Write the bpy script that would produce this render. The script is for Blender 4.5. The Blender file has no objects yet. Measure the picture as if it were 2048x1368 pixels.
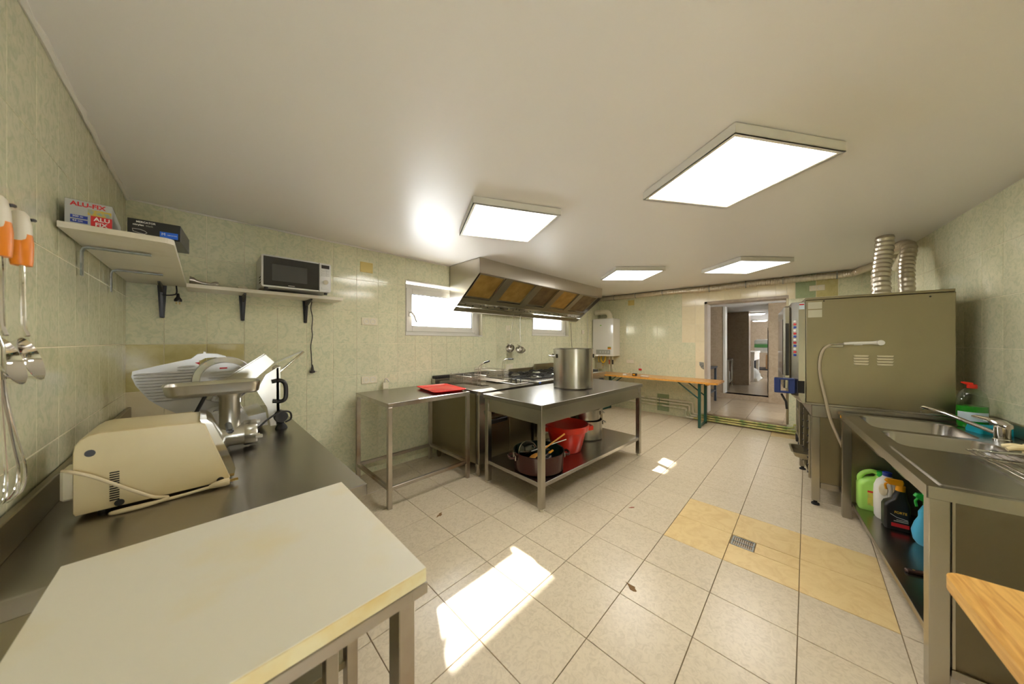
import bpy, bmesh, math, random
from mathutils import Vector, Matrix
from mathutils.geometry import tessellate_polygon

random.seed(7)
SC = bpy.context.scene
COL = SC.collection
R = math.radians

# ------------------------------------------------------------------ camera, world, sun, exposure
cam_d = bpy.data.cameras.new('camera')
cam_d.sensor_width = 36.0
cam_d.lens = 604.0 / 2048.0 * 36.0
cam_d.shift_y = -1.0 / 2048.0
cam_d.clip_start = 0.02
cam_d.clip_end = 200
cam_d.dof.use_dof = True
cam_d.dof.focus_distance = 2.6
cam_d.dof.aperture_fstop = 3.2
cam = bpy.data.objects.new('camera', cam_d)
cam.location = (0, 0, 1.307)
cam.rotation_euler = (R(90), 0, R(44.3 - 90))
COL.objects.link(cam)
SC.camera = cam

world = bpy.data.worlds.new('world')
SC.world = world
world.use_nodes = True
bg = world.node_tree.nodes['Background']
bg.inputs[0].default_value = (0.93, 0.97, 1.0, 1)
bg.inputs[1].default_value = 22.0

sun_d = bpy.data.lights.new('sun', 'SUN')
sun_d.energy = 26.0
sun_d.angle = R(0.8)
sun_d.color = (1.0, 0.95, 0.86)
sun = bpy.data.objects.new('sun', sun_d)
sun.rotation_euler = Vector((-0.55, -1.24, -1.0)).to_track_quat('-Z', 'Y').to_euler()
sun.location = (4, 8, 6)
COL.objects.link(sun)

vs = SC.view_settings
vs.view_transform = 'Standard'
vs.look = 'None'
vs.exposure = 0.17
vs.gamma = 1.0
vs.use_curve_mapping = False

LAMP = 13.0          # ceiling panel radiance

# ------------------------------------------------------------------ materials
MATS = {}


def nt_new(name):
    m = bpy.data.materials.new(name)
    m.use_nodes = True
    nt = m.node_tree
    return m, nt, nt.nodes['Principled BSDF']


def pset(b, color=None, rough=None, metal=None, spec=None, coat=None, trans=None, ior=None):
    if color is not None: b.inputs['Base Color'].default_value = (*color, 1)
    if rough is not None: b.inputs['Roughness'].default_value = rough
    if metal is not None: b.inputs['Metallic'].default_value = metal
    if spec is not None: b.inputs['Specular IOR Level'].default_value = spec
    if coat is not None: b.inputs['Coat Weight'].default_value = coat
    if trans is not None: b.inputs['Transmission Weight'].default_value = trans
    if ior is not None: b.inputs['IOR'].default_value = ior


def plain(name, color, rough=0.5, metal=0.0, spec=0.5, coat=0.0, var=0.06, scale=9.0):
    """plain colour with a faint procedural mottling"""
    m, nt, b = nt_new(name)
    pset(b, color, rough, metal, spec, coat)
    if var > 0:
        tc = nt.nodes.new('ShaderNodeTexCoord')
        n = nt.nodes.new('ShaderNodeTexNoise')
        n.inputs['Scale'].default_value = scale
        n.inputs['Detail'].default_value = 3
        nt.links.new(tc.outputs['Object'], n.inputs['Vector'])
        mix = nt.nodes.new('ShaderNodeMix'); mix.data_type = 'RGBA'
        mix.inputs[6].default_value = (*[c * (1 - var) for c in color], 1)
        mix.inputs[7].default_value = (*[min(1, c * (1 + var)) for c in color], 1)
        nt.links.new(n.outputs['Fac'], mix.inputs[0])
        nt.links.new(mix.outputs[2], b.inputs['Base Color'])
    MATS[name] = m
    return m


def steel(name, color=(0.56, 0.53, 0.48), rough=0.28, brush=(4, 4, 90), stain=None):
    """satin stainless: even gloss, faint cloudy tone, optional stains"""
    m, nt, b = nt_new(name)
    pset(b, color, rough, 1.0)
    N, L = nt.nodes, nt.links
    tc = N.new('ShaderNodeTexCoord')
    n3 = N.new('ShaderNodeTexNoise'); n3.inputs['Scale'].default_value = 2.6; n3.inputs['Detail'].default_value = 2 if stain is None else 5
    L.new(tc.outputs['Object'], n3.inputs['Vector'])
    mr2 = N.new('ShaderNodeMapRange')
    mr2.inputs['From Min'].default_value = 0.30 if stain is None else 0.48; mr2.inputs['From Max'].default_value = 0.75
    L.new(n3.outputs['Fac'], mr2.inputs[0])
    mix = N.new('ShaderNodeMix'); mix.data_type = 'RGBA'
    c2 = stain or tuple(c * 0.90 for c in color)
    mix.inputs[6].default_value = (*color, 1); mix.inputs[7].default_value = (*c2, 1)
    L.new(mr2.outputs[0], mix.inputs[0])
    L.new(mix.outputs[2], b.inputs['Base Color'])
    MATS[name] = m
    return m


def tile_mat(name, base, vein, rough=0.12, scale=14.0, vs_=0.5, rnd=0.10, bump=0.02, spec=0.5, grain=0.0):
    """glazed tile: wispy veins, every tile offset by its own random value"""
    m, nt, b = nt_new(name)
    pset(b, base, rough, 0.0, spec)
    N, L = nt.nodes, nt.links
    geo = N.new('ShaderNodeNewGeometry'); oi = N.new('ShaderNodeObjectInfo')
    mul = N.new('ShaderNodeMath'); mul.operation = 'MULTIPLY'; mul.inputs[1].default_value = 37.0
    L.new(oi.outputs['Random'], mul.inputs[0])
    add = N.new('ShaderNodeVectorMath'); add.operation = 'ADD'
    L.new(geo.outputs['Position'], add.inputs[0]); L.new(mul.outputs[0], add.inputs[1])
    n = N.new('ShaderNodeTexNoise')
    n.inputs['Scale'].default_value = scale; n.inputs['Detail'].default_value = 6
    n.inputs['Roughness'].default_value = 0.62; n.inputs['Distortion'].default_value = 1.6
    L.new(add.outputs[0], n.inputs['Vector'])
    ramp = N.new('ShaderNodeValToRGB')
    e = ramp.color_ramp.elements
    e[0].position = 0.36; e[0].color = (*vein, 1)
    e[1].position = 0.56; e[1].color = (*base, 1)
    L.new(n.outputs['Fac'], ramp.inputs[0])
    n2 = N.new('ShaderNodeTexNoise'); n2.inputs['Scale'].default_value = 3.5; n2.inputs['Detail'].default_value = 2
    L.new(add.outputs[0], n2.inputs['Vector'])
    mix = N.new('ShaderNodeMix'); mix.data_type = 'RGBA'; mix.inputs[0].default_value = vs_
    mix.inputs[6].default_value = (*base, 1)
    L.new(ramp.outputs[0], mix.inputs[7])
    hsv = N.new('ShaderNodeHueSaturation')
    mr = N.new('ShaderNodeMapRange'); mr.inputs['To Min'].default_value = 1 - rnd; mr.inputs['To Max'].default_value = 1 + rnd * 0.6
    L.new(oi.outputs['Random'], mr.inputs[0]); L.new(mr.outputs[0], hsv.inputs['Value'])
    L.new(mix.outputs[2], hsv.inputs['Color'])
    L.new(hsv.outputs[0], b.inputs['Base Color'])
    bp = N.new('ShaderNodeBump'); bp.inputs['Strength'].default_value = bump; bp.inputs['Distance'].default_value = 0.01
    L.new(n2.outputs['Fac'], bp.inputs['Height']); L.new(bp.outputs[0], b.inputs['Normal'])
    MATS[name] = m
    return m


def wood(name, c1, c2, rough=0.35, scale=3.0, stretch=(1.2, 14, 14), coat=0.2):
    m, nt, b = nt_new(name)
    pset(b, c1, rough, 0.0, 0.5, coat)
    N, L = nt.nodes, nt.links
    tc = N.new('ShaderNodeTexCoord'); mp = N.new('ShaderNodeMapping'); mp.inputs['Scale'].default_value = stretch
    L.new(tc.outputs['Object'], mp.inputs[0])
    n = N.new('ShaderNodeTexNoise'); n.inputs['Scale'].default_value = scale; n.inputs['Detail'].default_value = 6
    n.inputs['Distortion'].default_value = 0.8
    L.new(mp.outputs[0], n.inputs['Vector'])
    ramp = N.new('ShaderNodeValToRGB'); e = ramp.color_ramp.elements
    e[0].position = 0.32; e[0].color = (*c2, 1); e[1].position = 0.62; e[1].color = (*c1, 1)
    L.new(n.outputs['Fac'], ramp.inputs[0]); L.new(ramp.outputs[0], b.inputs['Base Color'])
    MATS[name] = m
    return m


def blotch(name, base, spot, rough=0.45, scale=6.0, lo=0.5, hi=0.75, metal=0.0, spec=0.5, aniso=(1, 1, 1)):
    m, nt, b = nt_new(name)
    pset(b, base, rough, metal, spec)
    N, L = nt.nodes, nt.links
    tc = N.new('ShaderNodeTexCoord'); mp = N.new('ShaderNodeMapping'); mp.inputs['Scale'].default_value = aniso
    L.new(tc.outputs['Object'], mp.inputs[0])
    n = N.new('ShaderNodeTexNoise'); n.inputs['Scale'].default_value = scale; n.inputs['Detail'].default_value = 5
    L.new(mp.outputs[0], n.inputs['Vector'])
    ramp = N.new('ShaderNodeValToRGB'); e = ramp.color_ramp.elements
    e[0].position = lo; e[0].color = (*base, 1); e[1].position = hi; e[1].color = (*spot, 1)
    L.new(n.outputs['Fac'], ramp.inputs[0]); L.new(ramp.outputs[0], b.inputs['Base Color'])
    MATS[name] = m
    return m


def emit(name, color, strength):
    m = bpy.data.materials.new(name); m.use_nodes = True
    nt = m.node_tree
    nt.nodes.remove(nt.nodes['Principled BSDF'])
    e = nt.nodes.new('ShaderNodeEmission')
    e.inputs[0].default_value = (*color, 1); e.inputs[1].default_value = strength
    nt.links.new(e.outputs[0], nt.nodes['Material Output'].inputs[0])
    MATS[name] = m
    return m


def clear(name, tint=(1, 1, 1), gloss=0.08, rough=0.02):
    """thin clear pane or plastic: lets light straight through, mirrors a little"""
    m = bpy.data.materials.new(name); m.use_nodes = True
    nt = m.node_tree
    nt.nodes.remove(nt.nodes['Principled BSDF'])
    t = nt.nodes.new('ShaderNodeBsdfTransparent'); t.inputs[0].default_value = (*tint, 1)
    g = nt.nodes.new('ShaderNodeBsdfGlossy'); g.inputs['Roughness'].default_value = rough
    f = nt.nodes.new('ShaderNodeLayerWeight'); f.inputs['Blend'].default_value = 0.25
    mr = nt.nodes.new('ShaderNodeMapRange'); mr.inputs['To Min'].default_value = gloss * 0.4; mr.inputs['To Max'].default_value = min(1, gloss * 5)
    mx = nt.nodes.new('ShaderNodeMixShader')
    nt.links.new(f.outputs['Facing'], mr.inputs[0]); nt.links.new(mr.outputs[0], mx.inputs[0])
    nt.links.new(t.outputs[0], mx.inputs[1]); nt.links.new(g.outputs[0], mx.inputs[2])
    nt.links.new(mx.outputs[0], nt.nodes['Material Output'].inputs[0])
    MATS[name] = m
    return m


M_ceil = plain('ceiling_paint', (0.87, 0.845, 0.81), 0.38, var=0.015, scale=2)
M_grout = plain('grout', (0.86, 0.79, 0.60), 0.8, var=0.12, scale=6)
M_fgrout = plain('floor_grout', (0.26, 0.19, 0.10), 0.85, var=0.3, scale=4)
M_green = tile_mat('green_wall_tile', (0.76, 0.74, 0.525), (0.52, 0.575, 0.375), 0.10, 24, 0.6, 0.03)
M_cream = tile_mat('cream_wall_tile', (0.86, 0.76, 0.53), (0.78, 0.67, 0.43), 0.12, 10, 0.4, 0.05)
M_yellow = tile_mat('yellow_wall_tile', (0.62, 0.55, 0.25), (0.50, 0.42, 0.16), 0.16, 9, 0.5, 0.05)
M_dkgreen = tile_mat('dark_green_wall_tile', (0.36, 0.43, 0.24), (0.27, 0.34, 0.18), 0.12, 14, 0.5, 0.04)
M_floor = tile_mat('floor_tile', (0.70, 0.605, 0.445), (0.54, 0.455, 0.32), 0.27, 34, 0.6, 0.03, 0.04)
M_fyel = tile_mat('yellow_floor_tile', (0.80, 0.61, 0.30), (0.68, 0.47, 0.20), 0.3, 9, 0.6, 0.03, 0.04)
M_focre = tile_mat('ochre_floor_tile', (0.62, 0.47, 0.24), (0.52, 0.38, 0.18), 0.3, 9, 0.6, 0.03, 0.04)
M_brownt = tile_mat('brown_wall_tile', (0.42, 0.33, 0.235), (0.32, 0.245, 0.165), 0.3, 12, 0.6, 0.05)
M_brownf = tile_mat('corridor_floor_tile', (0.50, 0.40, 0.28), (0.43, 0.33, 0.22), 0.16, 8, 0.5, 0.05)
M_steel = steel('steel', (0.47, 0.44, 0.38), 0.27)
M_steeltop = steel('steel_worktop', (0.38, 0.355, 0.32), 0.27, (90, 3, 3))
M_steeldk = steel('steel_dull', (0.34, 0.30, 0.20), 0.36, (3, 3, 60))
M_steelgrime = steel('steel_grimy', (0.20, 0.175, 0.12), 0.40, (3, 3, 50), (0.11, 0.085, 0.045))
M_steelhood = steel('steel_hood', (0.60, 0.56, 0.49), 0.30, (60, 3, 3))
M_steelrust = steel('steel_rusty', (0.50, 0.46, 0.40), 0.34, (5, 5, 40), (0.30, 0.17, 0.08))
M_chrome = plain('chrome', (0.80, 0.79, 0.77), 0.07, 1.0, var=0)
M_alu = plain('cast_aluminium', (0.66, 0.64, 0.58), 0.30, 1.0, var=0.05)
M_foil = plain('duct_foil', (0.66, 0.60, 0.50), 0.30, 1.0, var=0.1, scale=20)
M_white = plain('white_plastic', (0.82, 0.80, 0.74), 0.35, var=0.02)
M_ivory = plain('ivory_plastic', (0.78, 0.72, 0.54), 0.4, var=0.03)
M_upvc = plain('white_upvc', (0.70, 0.68, 0.62), 0.3, var=0.02)
M_black = plain('black_plastic', (0.015, 0.014, 0.013), 0.35, var=0.0)
M_blackr = plain('black_rubber', (0.02, 0.02, 0.02), 0.7, var=0.0)
M_blackm = plain('black_iron', (0.02, 0.018, 0.016), 0.55, var=0.15)
M_darkhole = plain('dark_void', (0.01, 0.009, 0.007), 0.9, var=0)
M_shelf = blotch('white_laminate', (0.78, 0.73, 0.60), (0.62, 0.54, 0.38), 0.4, 5, 0.55, 0.85)
M_board = blotch('cutting_board_plastic', (0.85, 0.81, 0.69), (0.84, 0.70, 0.36), 0.42, 3.2, 0.50, 0.80)
M_boardedge = blotch('cutting_board_edge', (0.76, 0.66, 0.40), (0.68, 0.45, 0.12), 0.5, 12, 0.45, 0.75)
M_cream_enamel = blotch('cream_enamel', (0.74, 0.62, 0.36), (0.66, 0.52, 0.27), 0.32, 5, 0.5, 0.85)
M_pine = wood('varnished_pine', (0.80, 0.40, 0.08), (0.62, 0.25, 0.035), 0.28)
M_pine2 = wood('worn_pine', (0.85, 0.50, 0.13), (0.60, 0.27, 0.05), 0.4, 4.0, (2.0, 16, 16))
M_spoonw = wood('spoon_wood', (0.75, 0.36, 0.07), (0.62, 0.26, 0.04), 0.5)
M_dkgm = plain('green_painted_steel', (0.012, 0.075, 0.05), 0.4, var=0.1)
M_red = plain('red_plastic', (0.66, 0.022, 0.006), 0.3, coat=0.1)
M_redtray = plain('red_tray_plastic', (0.80, 0.03, 0.03), 0.25, coat=0.3)
M_brownen = plain('brown_enamel', (0.045, 0.009, 0.006), 0.2, spec=0.35)
M_tealin = plain('dark_teal_enamel', (0.02, 0.045, 0.042), 0.2)
M_brass = plain('brass_screw', (0.6, 0.42, 0.14), 0.3, 1.0, var=0)
M_orange = plain('orange_plastic', (0.90, 0.26, 0.01), 0.4)
M_handlew = plain('cream_handle', (0.80, 0.74, 0.60), 0.35)
M_gal = blotch('galvanised', (0.42, 0.44, 0.42), (0.26, 0.30, 0.30), 0.4, 30, 0.45, 0.6, 1.0)
M_filter = blotch('greasy_filter', (0.46, 0.29, 0.07), (0.30, 0.17, 0.03), 0.45, 9, 0.35, 0.75, 0.6)
M_filterd = blotch('dark_greasy_filter', (0.20, 0.13, 0.05), (0.10, 0.06, 0.02), 0.45, 9, 0.35, 0.75, 0.6)
M_blue = plain('blue_plastic', (0.015, 0.035, 0.16), 0.35)
M_bluelabel = plain('blue_print', (0.02, 0.14, 0.75), 0.4, var=0.03)
M_lime = plain('lime_plastic', (0.40, 0.76, 0.14), 0.3)
M_limed = plain('leaf_green_plastic', (0.20, 0.52, 0.05), 0.35)
M_greencap = plain('bright_green_plastic', (0.02, 0.50, 0.06), 0.3)
M_jug = plain('white_jug_plastic', (0.80, 0.79, 0.74), 0.4, var=0.02)
M_navy = plain('navy_cap', (0.02, 0.05, 0.35), 0.35)
M_amber = plain('amber_cap', (0.85, 0.38, 0.01), 0.35)
M_sky = plain('sky_blue_plastic', (0.08, 0.50, 0.78), 0.3)
M_teal = plain('turquoise_sponge', (0.0, 0.36, 0.48), 0.8, var=0.1, scale=40)
M_tealliq = plain('teal_liquid', (0.01, 0.10, 0.12), 0.1)
M_greenliq = plain('green_liquid', (0.01, 0.36, 0.015), 0.08)
M_label = plain('pale_blue_label', (0.62, 0.74, 0.82), 0.45, var=0.05)
M_ylabel = blotch('yellow_label', (0.66, 0.60, 0.10), (0.40, 0.55, 0.12), 0.45, 30, 0.45, 0.6)
M_redink = plain('red_print', (0.62, 0.02, 0.025), 0.45, var=0)
M_whiteink = plain('white_print', (0.85, 0.84, 0.80), 0.45, var=0)
M_goldink = plain('gold_print', (0.80, 0.48, 0.04), 0.45, var=0)
M_boxgrey = plain('grey_carton', (0.46, 0.47, 0.44), 0.5, var=0.03)
M_boxdk = plain('dark_carton', (0.05, 0.05, 0.045), 0.6)
M_foilprint = blotch('foil_print', (0.30, 0.38, 0.30), (0.60, 0.42, 0.05), 0.35, 60, 0.45, 0.6)
M_blackbox = plain('black_carton', (0.012, 0.012, 0.012), 0.35, var=0)
M_silver = plain('silver_plastic', (0.62, 0.62, 0.60), 0.32, 0.5, var=0.02)
M_bglass = plain('black_glass', (0.008, 0.008, 0.008), 0.05, spec=0.7, var=0)
M_mwin = plain('microwave_window', (0.06, 0.06, 0.055), 0.12, var=0.05)
M_slicer = plain('anodised_aluminium', (0.60, 0.595, 0.58), 0.34, 0.35, var=0.02)
M_blade = plain('blade_steel', (0.70, 0.72, 0.75), 0.14, 1.0, var=0)
M_pipe = blotch('painted_pipe', (0.80, 0.76, 0.60), (0.42, 0.50, 0.22), 0.4, 9, 0.5, 0.7)
M_pipey = blotch('worn_painted_pipe', (0.62, 0.55, 0.20), (0.18, 0.30, 0.08), 0.4, 12, 0.42, 0.65)
M_yelpipe = plain('yellow_gas_hose', (0.80, 0.52, 0.02), 0.35)
M_copper = plain('rust_red_valve', (0.35, 0.08, 0.03), 0.4)
M_boiler = plain('boiler_enamel', (0.84, 0.82, 0.77), 0.12, coat=0.5, var=0.01)
M_panelg = plain('grey_panel', (0.42, 0.42, 0.37), 0.4)
M_sticker = plain('orange_sticker', (0.85, 0.30, 0.02), 0.45, var=0)
M_plate = plain('ochre_cover_plate', (0.66, 0.52, 0.17), 0.4, var=0.04)
M_glove = plain('cream_rubber', (0.86, 0.72, 0.42), 0.5, var=0.06, scale=20)
M_hosegr = plain('grey_hose', (0.44, 0.37, 0.26), 0.45)
M_cordw = plain('cream_cord', (0.74, 0.63, 0.42), 0.45)
M_sackw = plain('white_sacking', (0.72, 0.72, 0.68), 0.7, var=0.12, scale=12)
M_greenbox = plain('green_crate', (0.10, 0.32, 0.09), 0.5)
M_brownbox = plain('cardboard', (0.55, 0.32, 0.15), 0.7)
M_navytable = plain('dark_frame_paint', (0.03, 0.04, 0.06), 0.45)
M_plaster = plain('plaster', (0.80, 0.77, 0.70), 0.7, var=0.03)
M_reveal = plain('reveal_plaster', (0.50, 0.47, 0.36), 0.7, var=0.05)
M_corrceil = plain('corridor_ceiling_paint', (0.82, 0.83, 0.84), 0.5, var=0.01)
M_jamb = plain('jamb_stone', (0.46, 0.40, 0.33), 0.35, var=0.08)
M_window = clear('window_glass', (1, 1, 1), 0.05)
M_clearpl = clear('clear_plastic', (0.80, 0.88, 0.78), 0.10, 0.05)
M_glasslid = clear('glass_lid', (0.30, 0.28, 0.22), 0.16, 0.05)
M_wire = plain('basket_wire', (0.55, 0.50, 0.42), 0.3, 1.0, var=0)
M_panel = emit('lit_panel', (1.0, 0.955, 0.90), LAMP)
M_lit2 = emit('lit_globe', (1.0, 0.96, 0.92), 9.0)

# ------------------------------------------------------------------ mesh helpers


class MB:
    def __init__(s):
        s.v = []; s.f = []

    def add(s, V, F):
        o = len(s.v)
        s.v += [tuple(p) for p in V]
        s.f += [tuple(i + o for i in f) for f in F]
        return s

    def box(s, x0, x1, y0, y1, z0, z1, b=0.0):
        x0, x1 = min(x0, x1), max(x0, x1); y0, y1 = min(y0, y1), max(y0, y1); z0, z1 = min(z0, z1), max(z0, z1)
        if b <= 0:
            V = [(x0, y0, z0), (x1, y0, z0), (x1, y1, z0), (x0, y1, z0), (x0, y0, z1), (x1, y0, z1), (x1, y1, z1), (x0, y1, z1)]
            return s.add(V, [(0, 3, 2, 1), (4, 5, 6, 7), (0, 1, 5, 4), (1, 2, 6, 5), (2, 3, 7, 6), (3, 0, 4, 7)])
        b = min(b, (x1 - x0) * 0.45, (y1 - y0) * 0.45, (z1 - z0) * 0.45)
        V = []; idx = {}
        for i, x in enumerate((x0, x1)):
            for j, y in enumerate((y0, y1)):
                for k, z in enumerate((z0, z1)):
                    sx, sy, sz = (1 - 2 * i) * b, (1 - 2 * j) * b, (1 - 2 * k) * b
                    idx[i, j, k, 0] = len(V); V.append((x, y + sy, z + sz))
                    idx[i, j, k, 1] = len(V); V.append((x + sx, y, z + sz))
                    idx[i, j, k, 2] = len(V); V.append((x + sx, y + sy, z))
        F = []
        for i in (0, 1):
            F.append([idx[i, 0, 0, 0], idx[i, 1, 0, 0], idx[i, 1, 1, 0], idx[i, 0, 1, 0]])
            F.append([idx[0, i, 0, 1], idx[1, i, 0, 1], idx[1, i, 1, 1], idx[0, i, 1, 1]])
            F.append([idx[0, 0, i, 2], idx[1, 0, i, 2], idx[1, 1, i, 2], idx[0, 1, i, 2]])
        for i in (0, 1):
            for j in (0, 1):
                F.append([idx[i, j, 0, 0], idx[i, j, 1, 0], idx[i, j, 1, 1], idx[i, j, 0, 1]])
                F.append([idx[i, 0, j, 0], idx[i, 1, j, 0], idx[i, 1, j, 2], idx[i, 0, j, 2]])
                F.append([idx[0, i, j, 1], idx[1, i, j, 1], idx[1, i, j, 2], idx[0, i, j, 2]])
        for i in (0, 1):
            for j in (0, 1):
                for k in (0, 1):
                    F.append([idx[i, j, k, 0], idx[i, j, k, 1], idx[i, j, k, 2]])
        return s.add(V, F)

    def loft(s, loops, cap0=True, cap1=True, close=False):
        n = len(loops[0]); V = [p for l in loops for p in l]; F = []
        m = len(loops)
        for a in range(m - 1 if not close else m):
            for i in range(n):
                j = (i + 1) % n; c = (a + 1) % m
                F.append((a * n + i, a * n + j, c * n + j, c * n + i))
        if not close:
            if cap0: F.append(tuple(reversed(range(n))))
            if cap1: F.append(tuple((m - 1) * n + i for i in range(n)))
        return s.add(V, F)

    def prism(s, poly, axis, a0, a1):
        def P(p, a):
            return (p[0], p[1], a) if axis == 'z' else ((p[0], a, p[1]) if axis == 'y' else (a, p[0], p[1]))
        return s.loft([[P(p, a0) for p in poly], [P(p, a1) for p in poly]])

    def tube(s, pts, r, n=8, closed=False, caps=True):
        pts = [Vector(p) for p in pts]
        m = len(pts)
        rs = r if isinstance(r, (list, tuple)) else [r] * m
        tang = []
        for i in range(m):
            if closed: t = pts[(i + 1) % m] - pts[i - 1]
            else: t = pts[min(i + 1, m - 1)] - pts[max(i - 1, 0)]
            tang.append(t.normalized() if t.length > 1e-9 else Vector((0, 0, 1)))
        up = Vector((0, 0, 1)) if abs(tang[0].z) < 0.9 else Vector((1, 0, 0))
        nrm = (up - tang[0] * up.dot(tang[0])).normalized()
        loops = []
        for i in range(m):
            nrm = (nrm - tang[i] * nrm.dot(tang[i]))
            nrm = nrm.normalized() if nrm.length > 1e-6 else Vector((1, 0, 0))
            bn = tang[i].cross(nrm)
            loops.append([tuple(pts[i] + (nrm * math.cos(2 * math.pi * k / n) + bn * math.sin(2 * math.pi * k / n)) * rs[i]) for k in range(n)])
        return s.loft(loops, caps, caps, closed)

    def lathe(s, prof, c=(0, 0, 0), n=24, axis='z', scale=(1, 1), arc=None):
        V = []; F = []; m = len(prof)
        full = arc is None
        a0, a1 = (0, 2 * math.pi) if full else arc
        k = n if full else n + 1
        for r, z in prof:
            for i in range(k):
                a = a0 + (a1 - a0) * i / n
                x, y = r * math.cos(a) * scale[0], r * math.sin(a) * scale[1]
                p = {'z': (x, y, z), 'x': (z, x, y), 'y': (x, z, y)}[axis]
                V.append((p[0] + c[0], p[1] + c[1], p[2] + c[2]))
        for a in range(m - 1):
            for i in range(n):
                j = (i + 1) % k
                F.append((a * k + i, a * k + j, (a + 1) * k + j, (a + 1) * k + i))
        return s.add(V, F)

    def cyl(s, c, r, h, n=16, axis='z', r2=None):
        r2 = r if r2 is None else r2
        return s.lathe([(0.0001, 0), (r, 0), (r2, h), (0.0001, h)], c, n, axis)

    def xf(s, M):
        s.v = [tuple(M @ Vector(p)) for p in s.v]
        return s

    def build(s, name, mat, parent=None, smooth=True, ang=35, fix=True):
        me = bpy.data.meshes.new(name)
        me.from_pydata(s.v, [], s.f)
        if fix:
            bm = bmesh.new(); bm.from_mesh(me)
            bmesh.ops.remove_doubles(bm, verts=bm.verts, dist=1e-6)
            bmesh.ops.recalc_face_normals(bm, faces=bm.faces)
            bm.to_mesh(me); bm.free()
        me.materials.append(mat)
        if smooth:
            me.shade_smooth()
            me.set_sharp_from_angle(angle=R(ang))
        me.update()
        o = bpy.data.objects.new(name, me)
        COL.objects.link(o)
        if parent is not None: o.parent = parent
        return o


def rrect(x0, x1, y0, y1, r, n=4):
    out = []
    for cx, cy, a in ((x1 - r, y1 - r, 0), (x0 + r, y1 - r, 90), (x0 + r, y0 + r, 180), (x1 - r, y0 + r, 270)):
        for i in range(n + 1):
            t = R(a + 90 * i / n)
            out.append((cx + r * math.cos(t), cy + r * math.sin(t)))
    return out


def tag(o, label=None, cat=None, group=None, kind=None):
    if label: o['label'] = label
    if cat: o['category'] = cat
    if group: o['group'] = group
    if kind: o['kind'] = kind
    return o


def thing(name, label, cat, loc=(0, 0, 0), rz=0.0, group=None):
    o = bpy.data.objects.new(name, None)
    o.empty_display_size = 0.05
    o.location = loc; o.rotation_euler = (0, 0, rz)
    COL.objects.link(o)
    return tag(o, label, cat, group)


def struct(name, label, mb, mat, smooth=False):
    o = mb.build(name, mat, None, smooth)
    return tag(o, label, kind='structure')


def copy_tree(o, parent=None):
    c = o.copy(); COL.objects.link(c); c.parent = parent
    for ch in list(o.children):
        copy_tree(ch, c)
    return c


def part(name, mat, parent, smooth=True, ang=35):
    """returns (mb, finish)"""
    mb = MB()
    return mb, lambda: mb.build(name, mat, parent, smooth, ang)


def pbox(name, mat, parent, x0, x1, y0, y1, z0, z1, b=0.002):
    return MB().box(x0, x1, y0, y1, z0, z1, b).build(name, mat, parent, False)


def ptube(name, mat, parent, pts, r, n=8, closed=False):
    return MB().tube(pts, r, n, closed).build(name, mat, parent, True, 50)


def plathe(name, mat, parent, prof, c=(0, 0, 0), n=28, axis='z', scale=(1, 1)):
    return MB().lathe(prof, c, n, axis, scale).build(name, mat, parent, True, 35)


def pprism(name, mat, parent, poly, axis, a0, a1):
    return MB().prism(poly, axis, a0, a1).build(name, mat, parent, True, 30)


def lettering(body, size, mat, parent, loc, rot, name='lettering', bold=0.0, sx=1.0):
    cu = bpy.data.curves.new(name, 'FONT')
    cu.body = body; cu.size = size; cu.extrude = 0.0003; cu.offset = bold * size
    cu.align_x = 'LEFT'; cu.align_y = 'BOTTOM'
    cu.materials.append(mat)
    tmp = bpy.data.objects.new(name, cu)
    COL.objects.link(tmp)
    dg = bpy.context.evaluated_depsgraph_get()
    me = bpy.data.meshes.new_from_object(tmp.evaluated_get(dg))
    bpy.data.objects.remove(tmp)
    o = bpy.data.objects.new(name, me)
    COL.objects.link(o)
    o.parent = parent; o.location = loc; o.rotation_euler = rot; o.scale = (sx, 1, 1)
    return o


def smooth_path(pts, k=6):
    """Catmull-Rom through the points"""
    P = [Vector(p) for p in pts]
    P = [P[0] * 2 - P[1]] + P + [P[-1] * 2 - P[-2]]
    out = []
    for i in range(1, len(P) - 2):
        for j in range(k):
            t = j / k
            a, b, c, d = P[i - 1], P[i], P[i + 1], P[i + 2]
            out.append(0.5 * ((2 * b) + (c - a) * t + (2 * a - 5 * b + 4 * c - d) * t * t + (3 * b - a - 3 * c + d) * t ** 3))
    out.append(P[-2])
    return [tuple(p) for p in out]


TILE_CACHE = {}


def tile_mesh(w, h, t, ch):
    key = (round(w, 3), round(h, 3), round(t, 4), round(ch, 4))
    if key in TILE_CACHE: return TILE_CACHE[key]
    a, b = w / 2, h / 2
    V = [(-a, -b, 0), (a, -b, 0), (a, b, 0), (-a, b, 0),
         (-a, -b, t - ch), (a, -b, t - ch), (a, b, t - ch), (-a, b, t - ch),
         (-a + ch, -b + ch, t), (a - ch, -b + ch, t), (a - ch, b - ch, t), (-a + ch, b - ch, t)]
    F = []
    for i in range(4):
        j = (i + 1) % 4
        F += [(i, j, 4 + j, 4 + i), (4 + i, 4 + j, 8 + j, 8 + i)]
    F.append((8, 9, 10, 11))
    me = bpy.data.meshes.new('tile')
    me.from_pydata(V, [], F)
    me.update()
    TILE_CACHE[key] = me
    return me


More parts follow.
